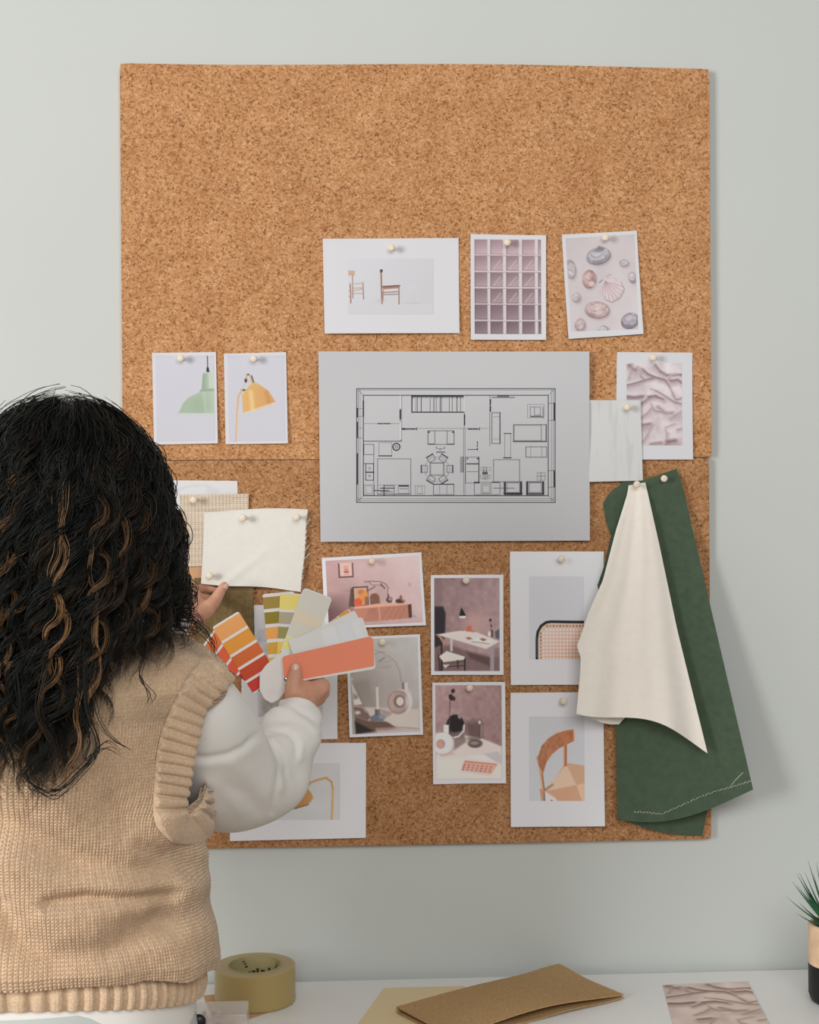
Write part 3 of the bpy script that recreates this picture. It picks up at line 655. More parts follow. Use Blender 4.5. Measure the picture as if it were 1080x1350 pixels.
# --- desk print
c = crop(560, 745, 110, 503)
p = Pic(55,78,452,638,3.8,(160,130,128)); p.grad((80,100),(450,300),(140,112,110),(168,138,136)); p.noise(4,(14,18),33)
p.rect(55,78,104,640,(128,100,98),0.6,14); p.poly([(56,250),(110,250),(125,290),(120,430),(104,480),(56,500)],(42,36,38),0.95,8); p.ell(300,360,70,70,(196,152,140),0,0.6,70)
p.poly([(56,500),(150,480),(260,520),(452,560),(452,640),(56,640)],(104,78,72),0.7,16)
p.line([(222,256),(218,290)],3,(70,56,54)); p.poly([(216,262),(226,262),(250,308),(206,310)],(36,32,34)); p.poly([(206,308),(248,306),(244,320),(210,320)],(226,214,206)); p.line([(212,322),(200,390)],2.5,(120,96,94),0.7)
p.poly([(68,418),(210,396),(300,400),(452,460),(370,508),(230,466)],(214,200,192)); p.line([(68,420),(230,468),(370,508),(450,464)],6,(168,150,144),0.9,2); p.poly([(248,378),(262,362),(280,366),(286,400),(252,402)],(196,108,70)); p.ell(292,400,12,6,(150,120,112),0,0.8,3)
p.poly([(244,438),(270,432),(288,446),(260,450)],(160,112,96)); p.poly([(278,458),(320,434),(406,456),(388,474)],(226,216,210)); p.poly([(328,444),(350,440),(376,450),(352,460)],(150,100,88)); p.line([(284,462),(388,474)],3,(110,92,92)); p.ell(390,415,9,16,(224,216,210)); p.line([(398,350),(402,430)],3,(80,62,60)); p.ell(396,332,8,10,(66,50,48)); p.ell(402,366,6,6,(74,56,54)); p.poly([(424,400),(452,382),(452,446),(428,440)],(92,86,94)); p.rect(404,390,412,435,(70,60,62))
p.line([(90,430),(108,470),(98,540)],10,(176,124,98)); p.line([(80,428),(110,450),(112,470)],7,(190,140,112)); p.line([(100,470),(100,632)],12,(46,36,38)); p.line([(82,545),(88,636)],9,(60,46,44)); p.rect(152,444,166,520,(196,182,176)); p.poly([(84,550),(130,518),(240,552),(236,570),(110,584)],(216,202,192)); p.poly([(110,590),(238,572),(236,586),(110,606)],(104,84,78)); p.line([(240,568),(240,636)],9,(40,32,34)); p.line([(196,575),(198,620)],8,(46,38,38)); p.line([(110,612),(236,606)],6,(60,48,46)); p.poly([(106,600),(150,598),(120,622)],(206,192,184))
p.poly([(392,500),(420,490),(418,640),(394,640)],(156,142,142)); p.poly([(250,520),(392,560),(392,610),(270,560)],(78,58,56),0.7,12); p.rect(420,500,452,640,(120,94,92),0.6,8)
print_('print of a white desk with chair and black lamp', [c(37,60),c(474,57),c(474,660),c(37,660)], [c(57,78),c(451,78),c(451,637),c(57,637)], p, curl=0.005, side=0.001, seed=9)
pin(614.5, 765, 'wooden push pin holding the white desk print')
# --- round mirror print
p = Pic(65,724,466,1315,3.8,(170,138,134)); p.grad((70,760),(466,1000),(176,142,138),(150,118,114)); p.noise(5,(16,22),34)
p.poly([(240,960),(340,940),(350,1080),(260,1060)],(90,66,62),0.7,40); p.poly([(65,1020),(200,1030),(350,1060),(466,1110),(466,1315),(65,1315)],(212,198,188),1,8); p.poly([(65,1180),(260,1180),(466,1230),(466,1315),(65,1315)],(220,208,198),0.8,30)
p.line([(172,760),(156,820),(150,900)],2.5,(90,68,66)); p.ell(172,760,12,14,(60,42,44),0.4); p.ell(160,800,14,20,(56,40,42),-0.3); p.ell(178,808,8,14,(64,46,46)); p.line([(152,820),(150,920)],3,(96,72,70))
p.ell(185,980,58,74,(140,120,112)); p.ell(185,976,54,68,(44,36,36)); p.poly([(140,1010),(180,1020),(236,1010),(230,1060),(180,1056)],(120,100,94),0.9,8); p.poly([(200,912),(220,918),(216,936),(202,930)],(190,176,170),0.8,5); p.poly([(170,1050),(240,1030),(250,1080),(180,1130)],(126,104,98),0.8,10); p.line([(238,975),(235,1010),(205,1045),(178,1052)],9,(224,212,206)); p.line([(228,980),(224,1010),(200,1035)],3,(120,104,100))
p.rect(114,972,146,1030,(224,214,208)); p.line([(150,920),(148,1030)],4,(96,80,80)); p.ell(112,1090,70,70,(150,132,126),0,0.7,10); p.ell(108,1088,66,68,(226,216,210)); p.ell(96,1092,28,30,(176,150,138),0,1,3); p.ell(92,1096,16,20,(204,150,130),0,1,4); p.line([(150,1040),(172,1080),(160,1130)],8,(196,184,178),0.7,10); p.poly([(90,1150),(170,1140),(180,1160),(100,1170)],(180,164,156),0.5,14)
p.rect(322,948,340,1060,(104,82,76),0.9,4); p.ell(332,958,8,12,(206,190,182)); p.line([(342,980),(340,1050)],4,(190,170,162),0.7,3); p.ell(304,1090,44,28,(84,68,66),0,0.9,6); p.ell(300,1088,26,12,(160,142,136),0,0.8,5); p.ell(290,1060,36,14,(110,88,84),0,0.7,8)
p.poly([(358,1155),(440,1140),(462,1170),(460,1220),(400,1190)],(186,178,180),0.9,4); p.poly([(246,1170),(350,1160),(420,1200),(330,1195)],(226,216,210),0.8,6); p.poly([(240,1196),(436,1218),(430,1232),(236,1210)],(214,124,98)); p.poly([(232,1208),(436,1226),(400,1284),(220,1256)],(222,164,142),1,2)
for r in range(3):
    for q in range(7): p.ell(240+q*26-r*5+q*0.5,1222+r*15+q*2.6,7,5,(168,96+(q*11)%40,92+(q*17)%50))
p.line([(214,1260),(390,1290)],4,(190,170,160),0.8,3)
print_('print of a round mirror and peach palette on a dressing table', [c(46,708),c(485,704),c(488,1312),c(50,1318)], [c(64,724),c(463,724),c(466,1288),c(66,1292)], p, curl=0.005, side=0.001, seed=10)
pin(618.8, 906.5, 'wooden push pin holding the round mirror print')
# --- cane chair print
c = crop(690, 750, 85, 883)
p = Pic(80,104,826,1232,6.6,(188,188,190)); p.grad((80,104),(826,700),(188,188,189),(191,192,195))
pan = [(215,1232),(215,880),(250,790),(330,740),(430,738),(826,742),(826,1232)]
p.poly(pan,(206,176,152)); pin_ = [(262,1232),(262,900),(300,815),(826,810),(826,1232)]; p.grad((300,820),(700,1232),(208,180,166),(206,150,126),p.m_poly(pin_,14))
for r in range(9):
    for q in range(13):
        x, y = 275+q*46, 830+r*49
        if x < 826 and not (r == 0 and q == 0): p.ell(x,y,14,15,(232,212,200),0,0.95,6)
for q in range(12): p.ell(322+q*45,779,11,11,(96,56,38),0,0.9 if q % 2 == 0 or q > 7 else 0.6,4)
for r in range(8): p.ell(236,880+r*47,8,12,(104,52,34),0,0.95 if r < 3 else 0.6,4)
p.line([(218,900),(218,1232)],10,(222,180,146)); p.line([(183,1232),(183,960),(196,860),(240,780),(310,730),(380,720),(560,724),(826,726)],36,(28,26,24)); p.line([(184,930),(184,1200)],7,(126,122,110),0.8,4); p.line([(196,860),(240,785)],6,(60,56,50),0.7,4)
c2 = crop(660, 715, 170, 596)
print_('white print of a cane chair back with black rim', [c2(43,42),c2(477,42),c2(478,656),c2(46,658)], [c2(132,157),c2(385,157),c2(385,540),c2(132,540)], p, curl=0.005, side=0.001, seed=11, pu=0.6)
pin(739.9, 736.6, 'wooden push pin holding the cane chair print')
# --- wooden chair print
c = crop(690, 935, 90, 935)
p = Pic(80,100,838,1250,6.8,(186,186,187)); p.grad((80,100),(838,1000),(186,186,187),(190,191,195))
seat = [(570,735),(640,735),(838,770),(838,1250),(470,1250),(280,1130),(290,1090),(420,960)]; p.poly(seat,(202,164,132)); p.poly([(590,740),(838,770),(838,1000),(730,1030)],(196,154,120),0.9,8); p.poly([(590,760),(720,1030),(330,1110),(300,1090)],(212,182,156),0.9,8); p.poly([(730,1035),(838,1010),(838,1250),(800,1240)],(216,178,144),0.9,6); p.poly([(320,1120),(720,1040),(800,1245),(480,1250)],(200,150,116),0.9,8); p.line([(290,1105),(400,1030)],22,(136,92,60),0.8,16)
p.line([(575,490),(572,760)],50,(196,130,86)); p.line([(584,500),(580,762)],14,(132,80,50),0.8,4); p.line([(552,500),(556,755)],12,(222,164,124),0.8,4)
bk = [(205,700),(210,620),(250,500),(340,400),(450,330),(580,290),(695,275),(700,430),(620,470),(500,530),(400,610),(320,720),(275,860),(210,760)]
p.poly(bk,(172,112,74)); m = p.m_poly(bk); p.blend(m*p.m_ell(600,380,120,90,-0.4,80),(186,112,68),0.8); p.noise(6,(20,20),36,m); p.line([(250,500),(340,400),(450,330),(580,290),(690,278)],8,(206,150,112),0.9,4); p.line([(695,280),(698,425)],10,(222,168,130),0.9,3); p.line([(480,540),(400,610),(320,720),(285,820)],8,(216,160,122),0.8,4); p.line([(205,640),(208,740),(268,870)],9,(84,50,34),0.9,3)
p.poly([(170,655),(200,640),(215,760),(270,880),(290,1100),(255,1110),(215,830)],(206,148,110)); p.line([(258,880),(285,1100)],12,(110,64,42),0.8,5); p.poly([(220,1080),(290,1110),(290,1250),(245,1250)],(196,138,102)); p.line([(285,1130),(290,1250)],16,(104,66,46),0.8,5); p.poly([(290,1120),(420,1200),(470,1250),(300,1250)],(206,200,198),1,5); p.ell(385,1245,14,8,(100,80,70))
c = c2
print_('white print of a curved-back wooden chair', [c(46,695),c(476,692),c(479,1308),c(46,1313)], [c(132,805),c(387,805),c(387,1193),c(132,1193)], p, curl=0.005, side=0.001, seed=12)
pin(742.7, 924, 'wooden push pin holding the curved-back chair print')
# --- gold lamp print, half behind the sleeve
c = crop(230, 880, 280, 1080)
p = Pic(405,487,842,770,3.4,(190,190,188)); p.grad((405,487),(842,770),(186,186,185),(190,189,187)); p.noise(1.5,(5,4),38)
p.line([(800,770),(806,620),(798,580),(770,560),(730,570),(690,584)],10,(190,140,80)); p.line([(802,770),(808,620)],3,(226,190,136),0.8)
sh = [(470,700),(540,712),(620,712),(680,694),(706,662),(698,640),(672,606),(650,590),(560,640)]; p.grad((540,0),(706,0),(146,100,52),(190,138,78),p.m_poly(sh)); p.line([(640,600),(610,705)],16,(136,92,48),0.5,14); p.line([(540,712),(620,712),(680,694)],4,(96,64,34)); p.poly([(660,590),(680,574),(694,588),(678,608)],(170,122,66))
print_('white print of a gold lamp, partly behind the white sleeve', [c(280,386),c(975,382),c(973,862),c(284,878)], [c(405,487),c(842,487),c(842,771),c(405,774)], p, curl=0.005, side=0.001, seed=13)
# --- grey print behind the fan of swatches
p = Pic(340,830,426,945,1.1,(192,193,195)); p.noise(3,(6,8),39); p.poly([(343,915),(380,915),(372,945),(343,945)],(150,146,138),0.7,8); p.noise(6,(22,26),40)
print_('pale grey print behind the fan of colour strips', [(317.5,798),(445,796),(445,974),(319,975)], [(340,830),(426,830),(426,945),(340,945)], p, d=0.0, curl=0.004, seed=14)

# ------------------------------------------------------------------ material swatches at the left
SG = 'material swatches at the left of the board'
s = Sheet([(196,633),(313,634),(315,752),(198,756)], BD+0.0005, 0.003, 0, 0.5, 0.1, 3); tag(s.mesh('material_sample', MAT['marble'], 0.0008), 'white veined marble sample sheet beside the dark hair', 'sample', SG)
s = Sheet([(226,700),(300,700),(302,800),(228,800)], BD+0.002, 0.002, 0, 0.5, 0.1, 4); tag(s.mesh('material_sample', MAT['kraft'], 0.001), 'plain light brown sample card below the linen weave', 'sample', SG)
s = Sheet([(237,652),(328,651),(326,744),(243,747)], BD+0.0037, 0.003, 0.001, 0.3, 0.1, 5, fn=lambda u, v: 0.0005*np.sin(v*70)); tag(s.mesh('fabric_swatch', MAT['linen'], 0.001, 20, 60), 'beige open-weave linen swatch behind the off-white cotton', 'swatch', SG)
s = Sheet([(256,762),(334,760),(336,852),(260,880)], BD+0.0040, 0.003, 0.001, 0.5, 0.1, 6, fn=lambda u, v: 0.0005*np.sin(v*60)); tag(s.mesh('fabric_swatch', MAT['burlap'], 0.0012, 20, 60), 'olive brown burlap swatch below the off-white cotton', 'swatch', SG)
def cot(u, v): return 0.003*np.sin(3.1*u+1.0)*v+0.010*np.clip(1-u*1.6, 0, 1)**2*v**3+0.0025*np.exp(-((u*0.9+v*0.75-0.95)/0.05)**2)*np.clip(1.2-u*1.4, 0, 1)*np.clip((v-0.2)*3, 0, 1)
def cote(U, V): return U-0.006*np.sin(V*9)*(U > 0.99), V+0.012*np.sin(U*7+0.4)*(V > 0.99)-0.022*np.sin(U*PI*1.3-0.9)*(1-V)**6
s = Sheet([(269.5,674),(406,671.5),(397,779),(266.5,768)], BD+0.0075, 0.006, 0.0, 0.5, 0.05, 7, fn=cot)
o = tag(s.mesh('fabric_swatch', MAT['white_cotton'], 0.0012, 46, 40, edge=cote), 'off-white frayed cotton swatch whose corner the hand lifts', 'swatch', SG)
b = MB()
for k, (v0, L, a) in enumerate([(0.13,0.075,-0.7),(0.31,0.045,-0.9),(0.45,0.10,-0.8),(0.55,0.12,-0.75),(0.24,0.03,-0.5),(0.38,0.03,-0.6),(0.68,0.04,-0.9),(0.8,0.035,-0.5)]):
    pts = [s.S(1+L*t*0.55-0.01, v0+0.07-(0.09*t if L > 0.06 else 0.05*t)+0.01*math.sin(3*t), 0.0006+0.003*t) for t in np.linspace(0, 1, 6)]
    b.tube(pts, 0.00045, 5)
for v0 in np.linspace(0.04, 0.97, 60): b.tube([s.S(0.99, v0), s.S(1.006+0.008*random.random(), v0+random.uniform(-.008, .008), 0.0004)], 0.0003, 4)
b.build('frayed_threads', MAT['thread'], o)
pin(255.6, 659, 'wooden push pin holding the beige linen swatch', PD+0.004)
pin(320.6, 682.8, 'wooden push pin at the top middle of the off-white cotton', PD+0.008)
pin(391.7, 681.8, 'wooden push pin at the top right of the off-white cotton', PD+0.008)
pin(277, 759, 'wooden push pin at the lower left of the off-white cotton', PD+0.017)

# ------------------------------------------------------------------ hanging cloths
def ruled(name, m, left, right, nu, nv, depth, parent=None, bow=None, thick=0.0012, origin=None, warp=None):
    """cloth between a left and a right outline (pixels by v); depth(u, v) is the distance from the wall"""
    vs = np.linspace(0, 1, nv); us = np.linspace(0, 1, nu); G = np.zeros((nv, nu, 3))
    lx = np.array([[ip([(q[0], q[1]) for q in left], v), ip([(q[0], q[2]) for q in left], v)] for v in vs])
    rx = np.array([[ip([(q[0], q[1]) for q in right], v), ip([(q[0], q[2]) for q in right], v)] for v in vs])
    for i, v in enumerate(vs):
        for j, u in enumerate(us):
            x, y = lx[i]*(1-u)+rx[i]*u
            if bow: y += bow(u, v)
            if warp: x += warp(u, v)
            G[i, j] = P(x, y, depth(u, v))
    N = gnorm(G)
    if N[..., 1].mean() > 0: N = -N
    B = G-N*thick; n = nu*nv
    ring = [j for j in range(nu)]+[i*nu+nu-1 for i in range(1, nv)]+[(nv-1)*nu+j for j in range(nu-2, -1, -1)]+[i*nu for i in range(nv-2, 0, -1)]
    SD = np.array([[a, a2, a2+n, a+n] for a, a2 in zip(ring, ring[1:]+ring[:1])])
    o = mk(name, np.concatenate([G.reshape(-1, 3), B.reshape(-1, 3)]), np.concatenate([gridf(nv, nu), gridf(nv, nu, n)[:, ::-1], SD]), m, parent, origin=origin)
    auto_smooth(o, 60); return o, G
HANG = 'fabrics hanging from the board'
g0 = P(875, 640, BD+0.006)
gd = lambda u, v: BD+0.006+0.010*v+(0.052*u**1.4)*v**1.15+0.006*np.sin(u*5.2+0.4)*v+0.004*np.sin(PI*u)*(1-v)
green, GG = ruled('hanging_cloth', MAT['green'], [(0,824,641),(0.25,822,750),(0.6,815,905),(0.72,812,950),(1,814,1081)], [(0,892,618),(0.06,900,640),(1,993,1041)], 34, 70, gd, origin=g0, bow=lambda u, v: (22*np.sin(PI*u)**1.0*v**8*(0.9-0.3*u))*1.0)
tag(green, 'dark green canvas cloth hanging at the right edge of the board', 'cloth', HANG)
ruled('lower_fold', MAT['green'], [(0,824,1030),(1,822,1081)], [(0,940,1020),(0.5,934,1062),(1,926,1102)], 20, 16, lambda u, v: BD+0.0035+0.004*u+0.003*np.sin(4*u), green, bow=lambda u, v: v*6*np.sin(PI*u))
ruled('side_fold', MAT['green'], [(0,822,636),(0.12,803,650),(0.22,795,664),(0.45,800,690),(0.55,806,706),(0.75,797,745),(0.95,787,774),(1,793,784)], [(0,834,634),(0.3,832,690),(1,830,800)], 12, 30, lambda u, v: BD+0.003+0.003*np.sin(PI*u), green)
ruled('side_fold', MAT['green'], [(0,820,634),(0.5,817,665),(1,812,705)], [(0,836,632),(1,832,720)], 8, 12, lambda u, v: BD+0.0045+0.003*u, green)
# stitches along the hem of the front
st = MB(); zz = [(836,1070),(856,1071),(872,1073),(888,1066),(906,1058),(926,1049),(946,1042),(962,1038),(978,1033),(991,1029)]
bv = BVHTree.FromPolygons([tuple(v) for v in GG.reshape(-1, 3)], [tuple(int(i) for i in q) for q in gridf(70, 34)])
def on_green(px, py):
    h = bv.ray_cast(Vector(CAM), Vector(ray(px, py)).normalized()); return np.array(h[0])-np.array([0, 0.0006, 0]) if h[0] else None
for (ax, ay), (bx, by) in zip(zz[:-1], zz[1:]):
    n = 5
    for k in range(n):
        t0, t1 = k/n, (k+0.7)/n; q = [on_green(ax+(bx-ax)*t, ay+(by-ay)*t+(1.3 if (i+k) % 2 else -0.8)) for i, t in enumerate((t0, t1))]
        if q[0] is not None and q[1] is not None: st.tube(q, 0.00038, 4)
q = [on_green(*x) for x in ((962,1038),(970,1028),(980,1018))]
if all(v is not None for v in q): st.tube(q, 0.0004, 4)
st.build('hem_stitching', MAT['thread'], green)
pin(875.3, 631, 'wooden push pin holding the dark green cloth', PD+0.006)
cd = lambda u, v: BD+0.0125+0.006*np.clip(v*8, 0, 1)+0.034*v+0.014*u*v+0.007*np.sin(u*9.5+0.6+1.2*v)*v**0.8+0.003*np.sin(u*21+v*5)*v
cl = [(0,829,640),(0.02,827,652),(0.18,812,700),(0.35,795,765),(0.5,776,808),(0.62,766,838),(0.68,761,851),(0.74,766,868),(0.82,765,890),(1,760,941)]
cr = [(0,851,636),(0.25,869,716),(0.55,893,830),(0.8,915,920),(1,933,993)]
cream, CG = ruled('hanging_cloth', MAT['cream'], cl, cr, 46, 80, cd, origin=P(840, 650, BD+0.01), bow=lambda u, v: -26*np.sin(PI*u**1.15)**1.2*u**0.4*v**7)
tag(cream, 'cream cotton cloth hanging in front of the green cloth', 'cloth', HANG)
ruled('back_fold', MAT['cream'], [(0,775,900),(1,774,943)], [(0,840,900),(0.7,826,944),(1,816,955)], 16, 10, lambda u, v: BD+0.026+0.004*np.sin(5*u)+0.003*v, cream, bow=lambda u, v: 4*np.sin(PI*u)*v)
pin(839.5, 638.5, 'wooden push pin holding the cream cloth', PD+0.0145)

# ------------------------------------------------------------------ fan deck of colour strips
c = crop(220, 620, 300, 1080)
FD0 = 0.205
fan = empty('colour_fan', P(*c(495,1060), FD0)); tag(fan, 'open fan of paint colour strips held in the right hand', 'colour fan')
def rounded(pts, r, n=5):
    out = []; m = len(pts)
    for i in range(m):
        a, b_, d = np.array(pts[i-1], float), np.array(pts[i], float), np.array(pts[(i+1) % m], float)
        rr = r[i] if hasattr(r, '__len__') else r
        if rr <= 0: out.append(tuple(b_)); continue
        u = (a-b_)/np.linalg.norm(a-b_); v = (d-b_)/np.linalg.norm(d-b_)
        for k in range(n+1):
            t = k/n; p0 = b_+u*rr*(1-t)**2+v*rr*t**2; out.append(tuple(p0))
    return out
def card(name, pts, d, bands=(), r=8, thick=0.0005, label=None, base=None, tilt=None, marks=()):
    """a thin card with rounded corners; bands are polygons printed on its face"""
    B = MB(); mats = [base or MAT['white']]
    dep = (lambda x, y: d) if tilt is None else (lambda x, y: d+tilt(x, y))
    o_ = rounded(pts, r); n = len(o_)
    f = [P(*c(x, y), dep(x, y)) for x, y in o_]; bk = [v+np.array([0, thick, 0]) for v in f]
    area = sum(o_[i-1][0]*o_[i][1]-o_[i][0]*o_[i-1][1] for i in range(n))
    idx = list(range(n))[::-1] if area > 0 else list(range(n))
    B.add(f+bk, [tuple(idx), tuple(n+i for i in idx[::-1])]+[(i, (i+1) % n, n+(i+1) % n, n+i) for i in range(n)], 0)
    for q, colr in bands:
        mats.append(colmat(np.clip(np.array(colr)*1.07+4, 0, 250))); V = [P(*c(x, y), dep(x, y)+0.00012) for x, y in q]; m = len(q)
        a2 = sum(q[i-1][0]*q[i][1]-q[i][0]*q[i-1][1] for i in range(m))
        B.add(V, [tuple(range(m))[::-1] if a2 > 0 else tuple(range(m))], len(mats)-1)
    o = B.build(name, None, fan, False, mats=mats)
    if label: o['label'] = label
    return o
def strip(tl, tr, length, bands, d, label, r=9, inset=0.0, in_w=1.0, bord=3):
    """strip whose outer end runs from tl to tr; bands = (from, to, colour) measured along it"""
    tl, tr = np.array(tl, float), np.array(tr, float); w = tr-tl; W = np.linalg.norm(w); w /= W; ax = np.array([-w[1], w[0]])
    q = [tuple(tl), tuple(tr), tuple(tr+ax*length), tuple(tl+ax*length)]
    bb = [([tuple(tl+w*bord*inset+ax*a), tuple(tr-w*bord*inset+ax*a), tuple(tr-w*bord*inset+ax*e), tuple(tl+w*bord*inset+ax*e)], colr) for a, e, colr in bands]
    return card('colour_strip', q, d, bb, [r+4, r+4, 1, 1], label=label)
d0 = FD0
strip((160,845),(249,724),350,[(10,68,(214,112,64)),(80,140,(216,98,64)),(152,210,(222,86,62)),(222,288,(172,48,44)),(300,345,(112,38,50))],d0-0.008,'strip of reds at the far left',inset=0)
strip((215,745),(340,668),370,[(10,80,(226,160,98)),(93,158,(220,150,62)),(171,229,(204,104,54)),(242,300,(190,74,46)),(313,365,(198,60,54))],d0-0.0065,'strip of oranges over the reds',inset=0)
strip((454,588),(604,574),430,[(16,72,(158,136,66)),(88,144,(142,126,44)),(160,216,(232,164,88)),(232,288,(206,160,66)),(304,345,(222,178,84))],d0-0.005,'strip of olives and ochres')
strip((538,582),(690,590),400,[(6,76,(236,214,122)),(90,146,(176,166,142)),(160,216,(150,146,86)),(232,288,(232,196,88)),(302,350,(228,172,88))],d0-0.0035,'strip of yellow, grey and olive')
strip((650,556),(786,606),320,[(8,104,(214,212,202)),(105,164,(222,210,186)),(165,240,(213,211,196)),(246,305,(232,224,142))],d0-0.002,'strip of creams and pale yellow',r=14,inset=1)
def strip2(tl, bl, L, ang, d, label, bands, r=10):
    return None
# strips that point to the right: outer end from its upper to its lower corner
strip((862,654),(945,766),330,[(6,60,(222,164,80)),(68,120,(216,180,140)),(130,190,(224,176,100)),(200,260,(214,160,90))],d0-0.0005,'ochre strip seen edge-on under the white ones',r=10)
strip((892,664),(958,800),350,[],d0+0.001,'white strip under the coral one',r=10)
strip((928,694),(966,812),370,[(20,60,(222,223,226)),(70,130,(219,221,225)),(140,210,(223,224,226))],d0+0.0025,'cool white strip next to the coral one',r=14)
cov = [(441,965),(470,925),(560,850),(600,900),(570,1040),(530,1088),(497,1106),(462,1084),(440,1040)]
bm = [([(478,958),(520,948),(522,953),(480,963)],(226,212,210)),([(478,985),(512,979),(513,983),(479,989)],(226,212,210)),([(470,1010),(520,1000),(521,1003),(471,1014)],(222,216,216)),([(476,1046),(512,1036),(513,1042),(477,1052)],(226,206,203)),([(474,1062),(520,1046),(520,1049),(475,1066)],(212,210,212)),([(478,1074),(516,1060),(516,1062),(479,1077)],(214,212,214))]
card('cover', cov, d0+0.004, bm, 10, 0.001, label='white rounded cover of the fan')
card('cover', [(468,930),(600,850),(600,1000),(520,1096),(497,1112),(452,1085),(445,1040)], d0-0.010, [], 10, 0.001)
card('colour_strip', [(543,884),(974,783),(992,942),(553,1014)], d0+0.0075, [([(547,893),(556,882),(962,789),(974,795),(980,806),(985,922),(980,931),(562,1006),(556,1000)],(248,138,108))], [10,20,20,8], 0.0008, 'large coral strip under the thumb', tilt=lambda x, y: 0.006*(x-560)/430)
k = MB(); pv = P(*c(566,992), d0+0.008); k.lathe([(0.0001,0.0018),(0.0022,0.0016),(0.0034,0.0008),(0.0036,-0.003)], pv, 'y', 20); k.build('rivet', MAT['steel'], fan)
# ------------------------------------------------------------------ desk and what lies on it
DK = 0.33
desk = empty('desk', (0.1, -0.02-DK/2, 0)); tag(desk, 'white topped desk against the wall below the cork boards', 'desk')
b = MB(); b.box((0.1, -0.018-DK/2, TABLE_Z-0.014), (1.15, DK/2, 0.014), bev=0.002); b.build('desk_top', MAT['desk'], desk, False)
for sx in (-1.0, 1.18):
    for yy in (-0.06, -DK+0.01):
        b = MB(); b.box((sx, yy, (TABLE_Z-0.028)/2), (0.022, 0.022, (TABLE_Z-0.028)/2), bev=0.002); b.build('leg', MAT['desk'], desk, False)
b = MB(); b.box((0.1, -0.05, TABLE_Z-0.075), (1.06, 0.01, 0.045)); b.build('apron', MAT['desk'], desk, False)

def flat_sheet(name, px, m, h=0.0006, lift=None, parent=None, n=14, z0=0.0, t=None):
    q = [T(x, y, z0) for x, y in px]; U, V = np.meshgrid(np.linspace(0, 1, n), np.linspace(0, 1, n)); U_, V_ = U[..., None], V[..., None]
    G = q[0]*(1-U_)*(1-V_)+q[1]*U_*(1-V_)+q[2]*U_*V_+q[3]*(1-U_)*V_
    if lift is not None: G[..., 2] += lift(U, V)
    tp = G.copy(); tp[..., 2] += h; N = n*n
    ring = [j for j in range(n)]+[i*n+n-1 for i in range(1, n)]+[(n-1)*n+j for j in range(n-2, -1, -1)]+[i*n for i in range(n-2, 0, -1)]
    SD = np.array([[a, a2, a2+N, a+N] for a, a2 in zip(ring, ring[1:]+ring[:1])])
    o = mk(name, np.concatenate([tp.reshape(-1, 3), G.reshape(-1, 3)]), np.concatenate([gridf(n, n), gridf(n, n, N)[:, ::-1], SD]), m, parent, origin=q[0] if parent is None else None)
    return auto_smooth(o, 45), tp
# satin print lying flat
o, tp = flat_sheet('photo_print', [(873.5,1298.5),(986,1294),(1018.5,1358),(889.5,1362)], MAT['paper'], 0.0004, z0=0.0003)
tag(o, 'print of crumpled satin lying flat on the white desk', 'print')
p = satin(357,183,820,872,3.4,(228,206,196),(160,124,112),(92,66,56))
q = [T(x, y, 0.0009) for x, y in ((873.5,1298.5),(986,1294),(1018.5,1358),(889.5,1362))]
a, e = np.meshgrid(np.linspace(0.004, 0.996, p.w), np.linspace(0.004, 0.996, p.h)); a, e = a[..., None], e[..., None]
G = q[0]*(1-a)*(1-e)+q[1]*a*(1-e)+q[2]*a*e+q[3]*(1-a)*e
mk('printed_image', G.reshape(-1, 3), gridf(p.h, p.w), MAT['pic'], o, col=lin(np.clip(p.A, 0, 255)).reshape(-1, 3))
# yellow paper
o, _ = flat_sheet('note_paper', [(506,1303),(612,1300),(640,1372),(452,1378)], MAT['yellow_paper'], 0.0004, z0=0.0003); tag(o, 'pale yellow paper sheet lying under the brown jute cloth', 'paper')
# brown jute cloth folded in two: upper and lower layer in one mesh with the folded edge at the back
def jl(u, v): return 0.010+0.004*np.sin(PI*u)+0.006*np.exp(-((u-0.98)/0.16)**2)*np.exp(-(v/0.3)**2)-0.003*np.cos(u*6)*v
Q = [T(523,1337,0), T(738,1285,0.002), T(823,1318,0), T(596,1374,0)]
nu, nv = 40, 24; rows = []
for k in range(2*nv):
    if k < nv: v = k/(nv-1); top = False
    else: v = 1-(k-nv)/(nv-1); top = True
    row = []
    for j in range(nu):
        u = j/(nu-1); w = Q[0]*(1-u)*(1-v)+Q[1]*u*(1-v)+Q[2]*u*v+Q[3]*(1-u)*v
        z = float(jl(u, v)); fold = math.sin(min(1, (1-v)*5+0.0)*PI/2)
        hh = z if top else 0.0015+0.002*math.sin(u*7)**2
        row.append(w+np.array([0, 0, hh])+(np.array([0, 0.002, 0]) if top else 0))
    rows.append(row)
# order: lower layer front->... folded along the back-left edge (v=0)
G = np.array(rows); G = np.concatenate([G[:nv][::-1], G[nv:][::-1]]); G[nv-1:nv+1, :, 2] = G[nv-1:nv+1, :, 2]
N = gnorm(G); N = N if N[-1, :, 2].mean() > 0 else -N
B2 = G-N*0.0014; n = G.shape[0]*nu; nr = G.shape[0]
ring = [j for j in range(nu)]+[i*nu+nu-1 for i in range(1, nr)]+[(nr-1)*nu+j for j in range(nu-2, -1, -1)]+[i*nu for i in range(nr-2, 0, -1)]
SD = np.array([[a_, a2, a2+n, a_+n] for a_, a2 in zip(ring, ring[1:]+ring[:1])])
o = mk('folded_cloth', np.concatenate([G.reshape(-1, 3), B2.reshape(-1, 3)]), np.concatenate([gridf(nr, nu), gridf(nr, nu, n)[:, ::-1], SD]), MAT['felt'], origin=Q[0]); auto_smooth(o, 60)
tag(o, 'brown jute cloth folded in two on the white desk', 'cloth')
